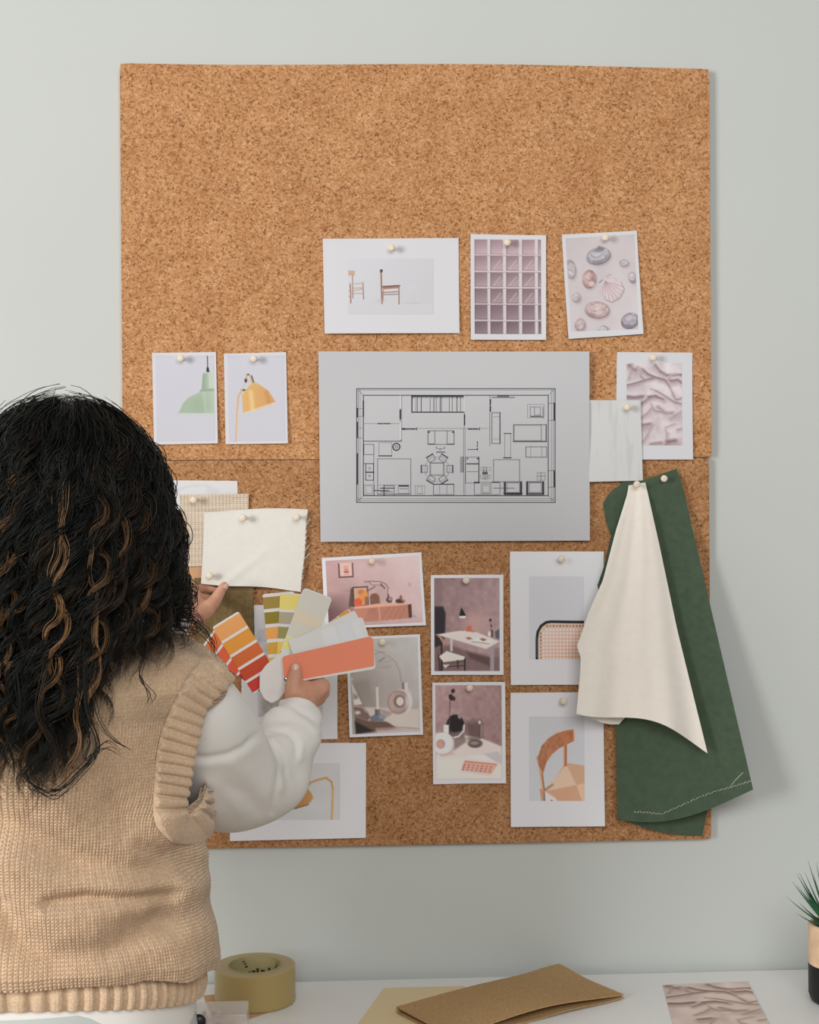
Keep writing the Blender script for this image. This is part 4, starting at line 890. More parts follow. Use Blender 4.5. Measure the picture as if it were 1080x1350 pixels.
# tape roll
tc = T(336.5, 1318, 0.0012); R = 0.0585
o, _ = flat_sheet('kraft_sheet', [(268,1313),(345,1306),(386,1324.5),(286,1358)], MAT['kraft'], 0.0006, z0=0.0002); tag(o, 'brown card lying under the roll of amber tape', 'card')
roll = empty('tape_roll', tc); tag(roll, 'roll of amber packing tape standing on its side on the desk', 'tape')
roll['label'] = 'wide roll of amber packing tape beside the knitted vest'
H = 0.051; b = MB(); b.lathe([(0.0405,0),(R-0.001,0),(R,0.001),(R,H-0.001),(R-0.001,H),(0.0405,H),(0.0405,0)], tc, 'z', 96); auto_smooth(b.build('tape_winding', MAT['tape'], roll), 40)
b = MB(); b.lathe([(0.0375,0.0005),(0.0404,0.0005),(0.0404,H+0.0006),(0.0375,H+0.0006),(0.0375,0.0005)], tc, 'z', 96); core = auto_smooth(b.build('core', MAT['tape_core'], roll), 40)
b = MB(); rp = 0.0373
for a0, a1, z0, z1 in [(70,80,0.026,0.032),(84,90,0.026,0.034),(92,100,0.025,0.031),(56,62,0.028,0.036),(48,54,0.026,0.032),(110,116,0.036,0.039),(113,119,0.041,0.043),(116,122,0.0445,0.0465),(36,42,0.036,0.039),(34,39,0.040,0.043),(33,37,0.0445,0.0465),(62,66,0.026,0.03),(103,108,0.026,0.03)]:
    V = []
    for k in range(4):
        a_ = math.radians(a0+(a1-a0)*k/3); 
        for z in (z0, z1): V.append((tc[0]+rp*math.cos(a_), tc[1]+rp*math.sin(a_), tc[2]+z))
    b.add(V, [(2*k, 2*k+1, 2*k+3, 2*k+2) for k in range(3)])
b.build('core_print', MAT['print_mark'], core, False)
# small clear packet
bc = T(292, 1362, 0); pk = empty('clear_packet', bc); tag(pk, 'small clear plastic box of pale pink bits beside the tape roll', 'box')
W3, D3, H3 = 0.036, 0.028, 0.034
b = MB(); b.box((bc[0], bc[1], bc[2]+H3/2+0.0005), (W3, D3, H3/2), bev=0.0015); b.build('clear_shell', MAT['plastic'], pk, False)
b = MB()
for k in range(34):
    x, y, z = bc[0]+random.uniform(-W3+.008, W3-.008), bc[1]+random.uniform(-D3+.008, D3-.008), bc[2]+0.006+random.uniform(0, H3-0.015)
    rt = Matrix.Rotation(random.uniform(0, 6), 3, 'X') @ Matrix.Rotation(random.uniform(0, 6), 3, 'Z')
    b.box((x, y, z), (random.uniform(.003, .006), random.uniform(.002, .004), random.uniform(.0006, .002)), rot=rt, mi=k % 3)
b.build('pink_pieces', None, pk, False, mats=[colmat((214,182,172)), colmat((206,170,150)), colmat((226,208,204))])
k = bpy.data.objects['pink_pieces']; k['kind'] = 'stuff'
# potted plant
pr = 0.043; pc = T(1065, 1318, 0); pc = np.array([pc[0]+pr, pc[1]-0.01, TABLE_Z])
pot = empty('potted_plant', pc); tag(pot, 'small spiky green plant in a half black wooden pot on the desk', 'plant')
PH = 0.112
b = MB(); b.lathe([(0.0001,0.0005),(pr-0.006,0.0005),(pr-0.003,0.003),(pr,0.012),(pr,0.055)], pc, 'z', 56); pb = auto_smooth(b.build('pot', MAT['potblack'], pot), 40); pb['label'] = 'black painted lower half of the pot'
b = MB(); b.lathe([(pr,0.0552),(pr,PH-0.002),(pr-0.002,PH),(pr-0.006,PH),(pr-0.008,PH-0.003),(pr-0.008,0.07)], pc, 'z', 56); up = auto_smooth(b.build('pot_rim', MAT['potwood'], pot), 40); up['label'] = 'bare pale wood upper half of the pot'
b = MB(); b.lathe([(0.0001,PH-0.006),(0.015,PH-0.007),(pr-0.0085,PH-0.010),(pr-0.0085,PH-0.02),(0.0001,PH-0.02)], pc, 'z', 40); b.build('soil', MAT['soil'], pot)
def leaf(base, tip, sag, w):
    B = MB(); n = 9; base, tip = np.array(base), np.array(tip); ax = tip-base; hz = np.array([ax[1], -ax[0], 0]); hz = hz/(np.linalg.norm(hz)+1e-9)
    nrm = np.cross(hz, ax); nrm /= np.linalg.norm(nrm)
    if nrm[2] < 0: nrm = -nrm
    V = []
    for i in range(n):
        t = i/(n-1); c_ = base+ax*t-np.array([0, 0, sag*(t**2-t*1.0)*-1.0]); ww = w*(1-t**1.4)*(0.75+0.7*t*(1-t))+0.0002
        V += [c_-hz*ww+nrm*ww*0.35, c_-nrm*ww*0.25, c_+hz*ww+nrm*ww*0.35, c_+nrm*ww*0.15]
    F_ = []
    for i in range(n-1):
        for k_ in range(4): F_.append((i*4+k_, i*4+(k_+1) % 4, i*4+4+(k_+1) % 4, i*4+4+k_))
    B.add(V, F_+[(3,2,1,0), ((n-1)*4,(n-1)*4+1,(n-1)*4+2,(n-1)*4+3)]); return B.build('leaf', MAT['leaf'], pot)
top = pc+np.array([0, 0, PH-0.008])
tips = [(1036,1181),(1044,1161),(1050,1151),(1053,1149),(1049,1203),(1065,1133),(1061,1149),(1076,1136),(1054,1190),(1058,1170),(1072,1150)]
for i, (x, y) in enumerate(tips):
    d_ = -pc[1]+random.uniform(-0.02, 0.03); tp_ = P(x, y, d_); a = math.atan2(tp_[1]-pc[1], tp_[0]-pc[0])
    leaf(top+np.array([0.012*math.cos(a), 0.012*math.sin(a), 0]), tp_, 0.012, 0.0058)
for i in range(26):
    a = i*2.399+0.6
    if abs(abs(a % (2*PI)-PI)) < 0.5: continue
    e_ = random.uniform(0.35, 1.35); L_ = random.uniform(0.07, 0.115)
    leaf(top+np.array([0.012*math.cos(a), 0.012*math.sin(a), 0]), top+L_*np.array([math.cos(a)*math.cos(e_), math.sin(a)*math.cos(e_)*0.6, math.sin(e_)]), 0.010, 0.0058)
# ------------------------------------------------------------------ the person, seen from behind
DC = 0.50                                     # depth of the middle of the body
def J(px, py, d): return P(px, py, d)
hips = J(40, 1330, DC)
PX, PYW = hips[0], -DC
person = None
# torso outline on the right (pixels at depth DC) and half depth, by row
TOR = [(1330,266,0.128),(1300,270,0.130),(1291,276,0.134),(1280,288,0.140),(1262,290,0.146),(1230,286,0.145),(1200,280,0.142),(1150,273,0.138),(1100,271,0.138),(1060,273,0.140),(1000,286,0.142),(950,297,0.140),(920,298,0.136),(900,301,0.128),(885,296,0.118),(870,281,0.104),(856,262,0.088),(845,242,0.074),(835,215,0.064),(825,180,0.057),(815,155,0.052),(806,136,0.048)]
def cxp(py): return ip([(1330,36),(1200,36),(1000,44),(900,54),(806,72)], py)
def row(py):
    xr = ip([(a, b) for a, b, _ in TOR], py); b_ = ip([(a, c_) for a, _, c_ in TOR], py)
    R_ = P(xr, py, DC); c0 = P(cxp(py), py, DC); return c0, R_[0]-c0[0], b_
def loft(th, py, grow=0.0):
    c0, a, b_ = row(py); a = a+grow; b_ = b_+grow
    ct, st = np.cos(th), np.sin(th); e = 0.86
    x = c0[0]+a*np.sign(ct)*np.abs(ct)**e; y = c0[1]-b_*np.sign(st)*np.abs(st)**e
    low = ip([(1330,1),(1285,1),(1180,0),(800,0)], py)
    z = c0[2]+low*0.026*st
    return np.stack([x, y, z+0*x], -1)
E_EDGE = [(1074,247),(1066,245),(1050,244),(1027,248),(1005,251),(983,256),(950,267),(925,280),(908,292),(899,304),(894,330)]
THS = 0.5                                     # where back and front panel meet under the arm
F_TH = [(1057,0.5),(1050,0.42),(1042,0.30),(1034,0.15),(1026,0.0),(1010,-0.3),(980,-0.7),(950,-0.7),(920,-0.45),(905,-0.2),(896,0.0)]
def lnorm(th, py):
    a = loft(th+0.004, py)-loft(th-0.004, py); b_ = loft(th, py-3)-loft(th, py+3)
    n = np.cross(a, b_); n /= (np.linalg.norm(n, axis=-1, keepdims=True)+1e-12)
    ref = np.stack([np.cos(th), -np.sin(th), 0*th], -1); return np.where((n*ref).sum(-1, keepdims=True) < 0, -n, n)
def edge_theta(py):
    """angle at which the back panel stops at the armhole"""
    th = np.linspace(0, PI*0.45, 400); X = loft(th, py); x, y = proj(X); e = np.interp(y, [a for a, _ in sorted(E_EDGE)], [b_ for _, b_ in sorted(E_EDGE)])
    e = np.where(y > 1074, 999, np.where(y < 896, 999, e))
    bad = x > e
    if not bad.any(): return 0.0
    k = np.where(bad)[0].max(); return float(th[min(k+1, 399)])
FOLDS = [([(-40,1075),(30,1095),(100,1136),(175,1152),(250,1142)],20,-0.015),([(-60,1110),(20,1140),(70,1166),(150,1168),(245,1166)],16,0.008),([(62,1192),(115,1184),(170,1185),(228,1180)],9,-0.012),([(60,1206),(120,1204),(190,1204)],13,0.005),
    ([(-60,1150),(0,1195),(22,1240),(70,1264),(140,1256),(220,1216)],19,-0.015),([(-20,1165),(30,1190),(80,1222),(120,1222)],22,0.007),([(150,1060),(190,1088),(225,1122)],22,-0.008),([(190,1120),(230,1128),(268,1110)],12,-0.006),([(-10,1010),(60,1040),(95,1075)],30,0.006),([(110,1080),(160,1100)],24,-0.007),([(180,1210),(240,1212),(280,1190)],18,-0.008),([(240,1170),(252,1230)],16,0.004)]
def dist_poly(x, y, pts):
    D = np.full(x.shape, 1e9)
    for (ax, ay), (bx, by) in zip(pts[:-1], pts[1:]):
        dx, dy = bx-ax, by-ay; t = np.clip(((x-ax)*dx+(y-ay)*dy)/(dx*dx+dy*dy), 0, 1); D = np.minimum(D, np.hypot(x-ax-t*dx, y-ay-t*dy))
    return D
def fold_disp(X, folds):
    x, y = proj(X); D = np.zeros(x.shape)
    for pts, w_, h_ in folds: D += h_*np.exp(-(dist_poly(x, y, pts)/w_)**2)
    return D
ST, RH = 0.0042, 0.0038
def knit(th, z, amp):
    s_ = th*0.215/ST; fr = s_-np.floor(s_); x = np.abs(2*fr-1)
    leg = np.sqrt(np.clip(1-((x-0.38)/0.62)**2, 0, 1)); t = z/RH+0.95*x
    g = np.sin(s_*1.7+z*90)*np.sin(z*210-s_*0.9); return amp*(leg*(0.76+0.24*np.cos(2*PI*t)+0.10*g)-0.6)
def rib(phase): 
    f = phase-np.floor(phase); return np.sqrt(np.clip(1-((f-0.5)/0.36)**2, 0, 1))

# --- body: one continuous skin, grown from overlapping tapered limbs and voxel-fused
BV, BF = [], []
def bone(a, b_, ra, rb, n=16, m=6):
    """tapered limb with rounded ends"""
    a, b_ = np.array(a, float), np.array(b_, float); ax = b_-a; L = np.linalg.norm(ax); ax = ax/(L+1e-9)
    u = np.cross(ax, [0.3, 0.9, 0.2]); u /= np.linalg.norm(u); v = np.cross(ax, u); R_ = []
    for k in range(m+1):
        t = -PI/2+PI/2*k/m; R_.append((a+ax*ra*math.sin(t), max(ra*math.cos(t), 1e-5)))
    for k in range(m+1):
        t = PI/2*k/m; R_.append((b_+ax*rb*math.sin(t), max(rb*math.cos(t), 1e-5)))
    base = len(BV)
    for c_, r_ in R_:
        for k in range(n):
            q = 2*PI*k/n; BV.append(c_+r_*(math.cos(q)*u+math.sin(q)*v))
    for i in range(len(R_)-1):
        for k in range(n): BF.append((base+i*n+k, base+i*n+(k+1) % n, base+(i+1)*n+(k+1) % n, base+(i+1)*n+k))
def ellip(c_, r_, rot=None, n=24, m=16):
    base = len(BV); rot = np.eye(3) if rot is None else np.array(rot)
    for i in range(m+1):
        t = PI*i/m
        for k in range(n):
            q = 2*PI*k/n; v = np.array([r_[0]*math.sin(t)*math.cos(q), r_[1]*math.sin(t)*math.sin(q), r_[2]*math.cos(t)]); BV.append(np.array(c_)+rot @ v)
    for i in range(m):
        for k in range(n): BF.append((base+i*n+k, base+(i+1)*n+k, base+(i+1)*n+(k+1) % n, base+i*n+(k+1) % n))
def chain(pts, rad):
    for (a, b_), (ra, rb) in zip(zip(pts[:-1], pts[1:]), zip(rad[:-1], rad[1:])): bone(a, b_, ra, rb)
HC = J(92, 668, 0.525)                         # middle of the skull; the face looks at the board (+y)
ellip(HC+np.array([0, -0.008, 0.014]), (0.071, 0.086, 0.083)); ellip(HC+np.array([0, 0.030, -0.055]), (0.056, 0.058, 0.060)); bone(HC+np.array([0, 0.070, -0.098]), HC+np.array([0, 0.055, -0.09]), 0.017, 0.03)
for sx in (-1, 1):
    ellip(HC+np.array([sx*0.074, 0.0, -0.022]), (0.009, 0.019, 0.031)); ellip(HC+np.array([sx*0.038, 0.062, -0.04]), (0.024, 0.02, 0.022)); bone(HC+np.array([sx*0.012, 0.086, 0.016]), HC+np.array([sx*0.048, 0.072, 0.014]), 0.009, 0.007)
    bone(HC+np.array([sx*0.0, 0.086, -0.075]), HC+np.array([sx*0.022, 0.078, -0.076]), 0.0075, 0.004)
bone(HC+np.array([0, 0.086, 0.006]), HC+np.array([0, 0.108, -0.038]), 0.008, 0.012); ellip(HC+np.array([0, 0.10, -0.042]), (0.016, 0.012, 0.009)); bone(HC+np.array([-0.014, 0.083, -0.085]), HC+np.array([0.014, 0.083, -0.085]), 0.007, 0.007)
bone(HC+np.array([0, -0.01, -0.08]), J(74, 850, 0.52), 0.052, 0.056)
# trunk
NTR = 40; pys = np.linspace(812, 1320, 36); base = len(BV)
for py in pys:
    c0, a, b_ = row(py); a = min(a-0.03, 0.175); b_ = max(b_-0.035, 0.03)
    for k in range(NTR):
        q = 2*PI*k/NTR; BV.append(np.array([c0[0]+a*math.cos(q), c0[1]-b_*math.sin(q), c0[2]]))
for i in range(len(pys)-1):
    for k in range(NTR): BF.append((base+i*NTR+k, base+(i+1)*NTR+k, base+(i+1)*NTR+(k+1) % NTR, base+i*NTR+(k+1) % NTR))
BF.append(tuple(base+k for k in range(NTR))); BF.append(tuple(base+(len(pys)-1)*NTR+k for k in range(NTR))[::-1])
hz = hips[2]
ellip((PX, PYW-0.01, hz-0.02), (0.175, 0.11, 0.13))
for sx in (-1, 1):
    kn = (PX+sx*0.095, PYW+0.012, 0.46); an = (PX+sx*0.095, PYW-0.02, 0.085)
    bone((PX+sx*0.092, PYW-0.005, hz-0.05), kn, 0.088, 0.056); bone(kn, (PX+sx*0.095, PYW-0.022, 0.32), 0.054, 0.054); bone((PX+sx*0.095, PYW-0.022, 0.32), an, 0.054, 0.036)
    bone(an, (PX+sx*0.105, PYW+0.12, 0.032), 0.040, 0.030); bone((PX+sx*0.095, PYW-0.045, 0.032), (PX+sx*0.105, PYW+0.10, 0.032), 0.031, 0.034); bone((PX+sx*0.105, PYW+0.11, 0.026), (PX+sx*0.11, PYW+0.165, 0.02), 0.030, 0.018)
# right arm
shR = J(240, 955, 0.49); elR = J(344, 1028, 0.338); wrR = J(394, 934, 0.243)
bone(J(205, 920, 0.5), shR, 0.046, 0.042); bone(shR, elR, 0.041, 0.034); bone(elR, J(370, 1000, 0.296), 0.034, 0.029); bone(J(370, 1000, 0.296), J(385, 966, 0.266), 0.029, 0.0245); bone(J(385, 966, 0.266), wrR, 0.0245, 0.0205)
# right hand: thumb on the coral strip in front, fingers behind the fan
m1, m2, m3, m4 = J(425,905,0.208), J(425,912,0.193), J(420,920,0.179), J(411,926,0.168)
wb = J(396, 930, 0.232)
bone(wb, J(399,918,0.222), 0.0225, 0.020)
for mm, r_ in ((m1,0.0115),(m2,0.0115),(m3,0.0112),(m4,0.0105)): bone(J(398,924,0.220), mm, 0.0185, r_)
bone(J(400,918,0.222), J(418,909,0.212), 0.018, 0.0135)
def finger(mcp, pip, dip, tip, r_): chain([mcp, pip, dip, tip], [r_, r_*0.92, r_*0.84, r_*0.68])
finger(m1, J(412,887,0.186), J(392,884,0.185), J(376,888,0.187), 0.0092)
finger(m2, J(414,892,0.170), J(392,893,0.168), J(374,899,0.172), 0.0095)
finger(m3, J(410,903,0.158), J(390,906,0.156), J(374,911,0.162), 0.0090)
finger(m4, J(402,914,0.152), J(388,917,0.152), J(376,921,0.158), 0.0080)
chain([J(390,925,0.231), J(387,906,0.230), J(389.5,892,0.2275), J(390,879,0.2235)], [0.0165, 0.0125, 0.0100, 0.0072])
bone(J(390,920,0.229), J(404,906,0.220), 0.0125, 0.010)
THUMB_TIP, THUMB_IP = J(390, 878, 0.2235), J(389.5, 892, 0.2275)
# left arm reaching past the head to the swatch
shL = J(-130, 930, 0.50); elL = J(60, 915, 0.33); wrL = J(233, 822, 0.125)
bone(J(-80, 900, 0.5), shL, 0.055, 0.052); bone(shL, elL, 0.050, 0.040); bone(elL, wrL, 0.040, 0.023)
l1, l2, l3, l4 = J(256,786,0.088), J(261,796,0.094), J(262,806,0.102), J(259,816,0.110)
for mm, r_ in ((l1,0.0105),(l2,0.0108),(l3,0.0105),(l4,0.0095)): bone(J(238,815,0.118), mm, 0.019, r_)
finger(l1, J(257,777,0.044), J(270,775,0.0275), J(286,778,0.0262), 0.0078)
finger(l2, J(265,789,0.056), J(277,790,0.040), J(285,797,0.038), 0.0082)
finger(l3, J(268,798,0.066), J(277,798,0.058), J(276,808,0.060), 0.0082)
finger(l4, J(264,812,0.080), J(271,814,0.074), J(267,820,0.078), 0.0072)
chain([J(250,812,0.118), J(272,806,0.104), J(284,791,0.088), J(295.5,772,0.0715)], [0.0145, 0.0112, 0.0094, 0.0066])
tm = bpy.data.meshes.new('tmp'); tm.from_pydata([tuple(v) for v in BV], [], BF); tm.update()
to = bpy.data.objects.new('tmp', tm); C.objects.link(to)
md = to.modifiers.new('r', 'REMESH'); md.mode = 'VOXEL'; md.voxel_size = 0.0026; md.use_smooth_shade = True
md = to.modifiers.new('s', 'SMOOTH'); md.factor = 0.5; md.iterations = 5
dg = bpy.context.evaluated_depsgraph_get(); ev = to.evaluated_get(dg); bm_ = bpy.data.meshes.new_from_object(ev)
nv_ = len(bm_.vertices); cv = np.zeros(nv_*3, np.float32); bm_.vertices.foreach_get('co', cv); cv = cv.reshape(-1, 3)
fl = np.zeros(len(bm_.loops), np.int32); bm_.loops.foreach_get('vertex_index', fl)
bpy.data.objects.remove(to); bpy.data.meshes.remove(tm)
quads = all(p_.loop_total == 4 for p_ in bm_.polygons)
fc = fl.reshape(-1, 4) if quads else [tuple(p_.vertices) for p_ in bm_.polygons]
person = mk('person', cv, fc, MAT['skin'], origin=(PX, PYW, 0.0))
tag(person, 'person with long dark curly hair in a beige knitted vest, seen from behind', 'person')
# nails of both thumbs
def nail(tip, back, wid, view):
    tip, back = np.array(tip), np.array(back); ax = tip-back; L = np.linalg.norm(ax); ax /= L; s_ = np.cross(ax, view); s_ /= np.linalg.norm(s_); n_ = np.cross(s_, ax); n_ *= -1 if np.dot(n_, view) < 0 else 1
    V = []; nu_, nv2 = 7, 7
    for i in range(nv2):
        t = i/(nv2-1)
        for j in range(nu_):
            u = (j/(nu_-1)*2-1); half = wid*math.sqrt(max(0.0, 1-(max(0, t-0.55)/0.5)**2*0.8)); V.append(tip-ax*0.0095*(1-t)+ax*0.0018+s_*u*half+n_*(0.0078+0.0004*t-0.0026*u*u))
    b = MB(); b.add(V, [(i*nu_+j, i*nu_+j+1, (i+1)*nu_+j+1, (i+1)*nu_+j) for i in range(nv2-1) for j in range(nu_-1)]); return b.build('fingernail', MAT['nail'], person)
nail(THUMB_TIP, THUMB_IP, 0.0052, -FWD*0.97+UP*0.1); nail(J(295.5,772,0.0715), J(284,791,0.088), 0.0046, -FWD*0.6+RT*0.75)
for sx in (-1, 1):
    b = MB(); b.lathe([(0.0001,0.011),(0.006,0.0095),(0.0105,0.004),(0.0118,-0.002),(0.008,-0.008),(0.0001,-0.011)], tuple(HC+np.array([sx*0.031, 0.070, 0.000])), 'z', 20); b.build('eye', MAT['eye'], person)

# --- trousers and shirt under the vest
def ring_tube(name, m, rings, parent, n=64, cap=False):
    V = []
    for c_, ax_, by_ in rings:
        for k in range(n):
            q = 2*PI*k/n; V.append((c_[0]+ax_*math.cos(q), c_[1]-by_*math.sin(q), c_[2]))
    return mk(name, np.array(V), gridf(len(rings), n, 0, True), m, parent)
tr = ring_tube('trousers', MAT['trousers'], [((PX,PYW-0.005,hz+0.03),0.186,0.118),((PX,PYW-0.008,hz-0.03),0.196,0.126),((PX,PYW-0.008,hz-0.10),0.196,0.122),((PX,PYW-0.006,hz-0.14),0.186,0.108)], person)
for sx in (-1, 1): ring_tube('trouser_leg', MAT['trousers'], [((PX+sx*0.094,PYW-0.005,hz-0.10),0.097,0.108),((PX+sx*0.094,PYW,hz-0.2),0.092,0.098),((PX+sx*0.095,PYW+0.01,0.46),0.072,0.076),((PX+sx*0.095,PYW-0.015,0.28),0.066,0.072),((PX+sx*0.096,PYW-0.015,0.10),0.062,0.072)], tr, 40)
rings = []
SHB = []
npx = 160
def shirt_pt(q, t):
    X = loft(q, 1318, -0.012)[None] if False else loft(np.array([q]), 1318-0*t, -0.010)
    return X[0]-np.array([0, 0, 1.0])*(t*0.105-0.03)*(1.0)+np.array([(0.004*math.cos(q))*t, -0.004*math.sin(q)*t, 0])
G = np.zeros((24, npx, 3))
for i in range(24):
    for k in range(npx):
        q = 2*PI*k/npx; t = i/23; G[i, k] = shirt_pt(q, t)+np.array([0, -math.sin(q)*0.003*math.sin(k*0.35+t*2), 0])*t
mk('shirt_hem', G.reshape(-1, 3), gridf(24, npx, 0, True), MAT['shirt'], person)
bw = P(262, 1347, 0.50); b = MB(); b.lathe([(0.0001,0.004),(0.006,0.0035),(0.0085,0.001),(0.0085,-0.002),(0.0001,-0.003)], bw, 'y', 20); b.build('dark_button', MAT['button'], tr)

# --- vest: back panel, front panel, sides below the armholes; the knit is modelled stitch by stitch
NCOL = 1080
vr = np.arange(1291, 806.5, -0.92); hr = [edge_theta(py) for py in vr]
# smooth the armhole edge row by row
hr = np.array(hr); k5 = np.ones(5)/5
mask = hr > 0; hs = np.convolve(np.pad(hr, 2, mode='edge'), k5, 'valid'); hr = np.where(mask, hs, hr)
rt = vr[mask].min() if mask.any() else 896; hr = hr*np.clip((vr-rt)/30, 0, 1)**0.7; holed = mask.copy(); hr = np.where(mask, np.maximum(hr, THS*np.clip((vr-1000)/30, 0, 1)), np.where(vr > 1000, THS, 0.0))
TH = np.stack([np.linspace(h_, PI-h_, NCOL) for h_ in hr])
fr_ = np.where(vr > 1057, THS, np.where(vr < 896, 0.0, ip(F_TH, vr)))
# never let the two panels overlap
fr_ = np.minimum(fr_, hr)
unit = np.concatenate([np.linspace(0, 1, 130, endpoint=False)*0.80, 0.80+0.20*np.linspace(0, 1, 220)])
TF = np.stack([(-PI-f_)+(PI+2*f_)*unit if f_ >= 0 else (-PI-f_)+(PI+2*f_)*unit for f_ in fr_])
def panel(TH_, wfun, edges):
    B = np.stack([loft(TH_[i], vr[i]) for i in range(len(vr))]); zz = B[..., 2]
    N = np.stack([lnorm(TH_[i], vr[i]) for i in range(len(vr))])
    w_ = wfun(TH_)
    d_ = (fold_disp(B, FOLDS)+0.0025*np.sin(TH_*7+zz*31)+0.002*np.sin(TH_*13-zz*47+1))*w_
    G = B+N*d_[..., None]
    for i in range(12):                       # the knit rolls in above the rib
        t = 1-i/12; G[i] -= N[i]*0.018*t**1.5
    return G, N, zz
wb_ = lambda t: np.ones_like(t)
wf_ = lambda t: np.maximum(np.clip((t+0.35)/0.35, 0, 1), np.clip((-t-PI+0.35)/0.35, 0, 1))
KA = 0.0042
G1, N1, zz = panel(TH, wb_, True)
ew = np.where(holed[:, None], np.clip(np.minimum(TH-TH[:, :1], TH[:, -1:]-TH)/0.05, 0, 1), 1.0)
VESTB = G1+N1*(knit(TH, zz, KA)*ew)[..., None]
vest = mk('knitted_vest', VESTB.reshape(-1, 3), gridf(len(vr), NCOL), MAT['vest'], person)
GF, NF1, zf = panel(TF, wf_, False)
GFk = GF+NF1*(knit(TF, zf, KA)*np.clip((TF+0.5)/0.15, 0, 1)*np.where(holed[:, None], np.clip((TF[:, -1:]-TF)/0.06, 0, 1), 1.0))[..., None]
mk('front_panel', GFk.reshape(-1, 3), gridf(len(vr), TF.shape[1]), MAT['vest'], vest)
# ribbed hem
NH, NHR = 1600, 60; hp = np.linspace(0, 2*PI, NH, endpoint=False); GH = np.zeros((NHR, NH, 3))
c0, a_h, b_h = row(1288); zt = loft(hp, 1286)[:, 2]; zb = P(262, 1318, DC)[2]-P(262, 1286, DC)[2]
for i in range(NHR):
    t = i/(NHR-1); X = loft(hp, 1300, -0.006+0.004*math.sin(PI*t)); X[:, 2] = zt+0.006+(zb-0.006)*t-0.002*np.sin(hp*3)
    nn = np.stack([np.cos(hp), -np.sin(hp), 0*hp], -1); rr = rib(hp*0.215/0.0185)
    pl = knit(hp*4, X[:, 2], 0.0009)*rr
    tp_ = math.sqrt(max(0, 1-max(0, (t-0.94)/0.06)**2)); X += nn*((0.0048*rr*(0.4+0.6*min(1, t*6))+pl)*tp_-0.004*(1-tp_))[:, None]
    GH[i] = X
GH2 = np.concatenate([GH, GH[-1:]-np.stack([np.cos(hp), -np.sin(hp), 0*hp], -1)[None]*0.009, GH[-1:]*1.0-np.stack([np.cos(hp), -np.sin(hp), 0*hp], -1)[None]*0.011+np.array([0, 0, 0.02])])
mk('ribbed_hem', GH2.reshape(-1, 3), gridf(len(GH2), NH, 0, True), MAT['vest'], vest)
# ribbed armhole band, laid over the back panel along its edge
def at_px(px, py):
    """points of the vest surface seen at pixels (closest points where they miss it)"""
    px, py = np.asarray(px, float).ravel(), np.asarray(py, float).ravel(); th = np.full(px.shape, 0.9); r_ = py.copy()
    def ev(th, r_): 
        X = np.array([loft(np.array([t]), q)[0] for t, q in zip(th, r_)]); x, y = proj(X); return np.stack([x, y], 1), X
    for it in range(14):
        p0, X = ev(th, r_); e = p0-np.stack([px, py], 1); pt, _ = ev(th+1e-3, r_); pr, _ = ev(th, r_+0.5)
        Jt = (pt-p0)/1e-3*0.01; Jr = (pr-p0)/0.5           # th in units of 0.01
        a11 = (Jt*Jt).sum(1)+0.02; a12 = (Jt*Jr).sum(1); a22 = (Jr*Jr).sum(1)+0.02; g1 = (Jt*e).sum(1); g2 = (Jr*e).sum(1); dt = a11*a22-a12*a12
        th = np.clip(th-np.clip((a22*g1-a12*g2)/dt*0.01, -0.3, 0.3), -0.15, 2.5); r_ = np.clip(r_-np.clip((a11*g2-a12*g1)/dt, -30, 30), 808, 1290)
    return th, r_
path = np.array([(305,895),(299,901),(292,908),(280,925),(267,950),(256,983),(251,1005),(248,1027),(244.5,1050),(243.5,1064),(246.5,1075),(254,1070),(262,1060),(269,1050),(275,1040)], float)
# resample as a smooth curve
def spline(pts, n):
    pts = np.asarray(pts, float); P_ = np.concatenate([[2*pts[0]-pts[1]], pts, [2*pts[-1]-pts[-2]]]); out = []
    m = len(pts)-1
    for s_ in np.linspace(0, m-1e-6, n):
        i = int(s_); t = s_-i; a, b_, c_, d_ = P_[i], P_[i+1], P_[i+2], P_[i+3]
        out.append(0.5*((2*b_)+(c_-a)*t+(2*a-5*b_+4*c_-d_)*t*t+(3*b_-a-3*c_+d_)*t**3))
    return np.array(out)
pp = spline(path, 420); tg = np.gradient(pp, axis=0); tg /= np.linalg.norm(tg, axis=1, keepdims=True); nl = np.stack([-tg[:, 1], tg[:, 0]], 1)
if nl[200, 0] > 0: nl = -nl
ws = np.linspace(0, 1, 44); wid = ip([(0,46),(120,46),(220,44),(300,42),(340,38),(419,34)], np.arange(420)); A = np.zeros((420, 44, 3)); Nn = np.zeros((420, 44, 3)); last = None
seg_ = np.concatenate([[0], np.cumsum(np.linalg.norm(np.diff(pp, axis=0), axis=1))])
QX = pp[:, None]+nl[:, None]*(wid[:, None]*ws[None])[..., None]
ci_, cj_ = np.arange(0, 420, 6), np.arange(0, 44, 6); ci_[-1] = 419; cj_[-1] = 43
tq, rq = at_px(QX[np.ix_(ci_, cj_)][..., 0], QX[np.ix_(ci_, cj_)][..., 1]); tq = tq.reshape(len(ci_), -1); rq = rq.reshape(len(ci_), -1)
def up2(Z):
    Z = np.stack([np.interp(np.arange(44), cj_, z) for z in Z]); return np.stack([np.interp(np.arange(420), ci_, Z[:, j]) for j in range(44)], 1)
TQ, RQ = up2(tq), up2(rq)
A = np.stack([[loft(np.array([TQ[i, j]]), RQ[i, j])[0] for j in range(44)] for i in range(420)])
Nq = np.stack([[lnorm(np.array([TQ[i, j]]), RQ[i, j])[0] for j in range(44)] for i in range(420)])
A = A+Nq*(fold_disp(A, FOLDS)+0.0025*np.sin(TQ*7+A[..., 2]*31)+0.002*np.sin(TQ*13-A[..., 2]*47+1))[..., None]
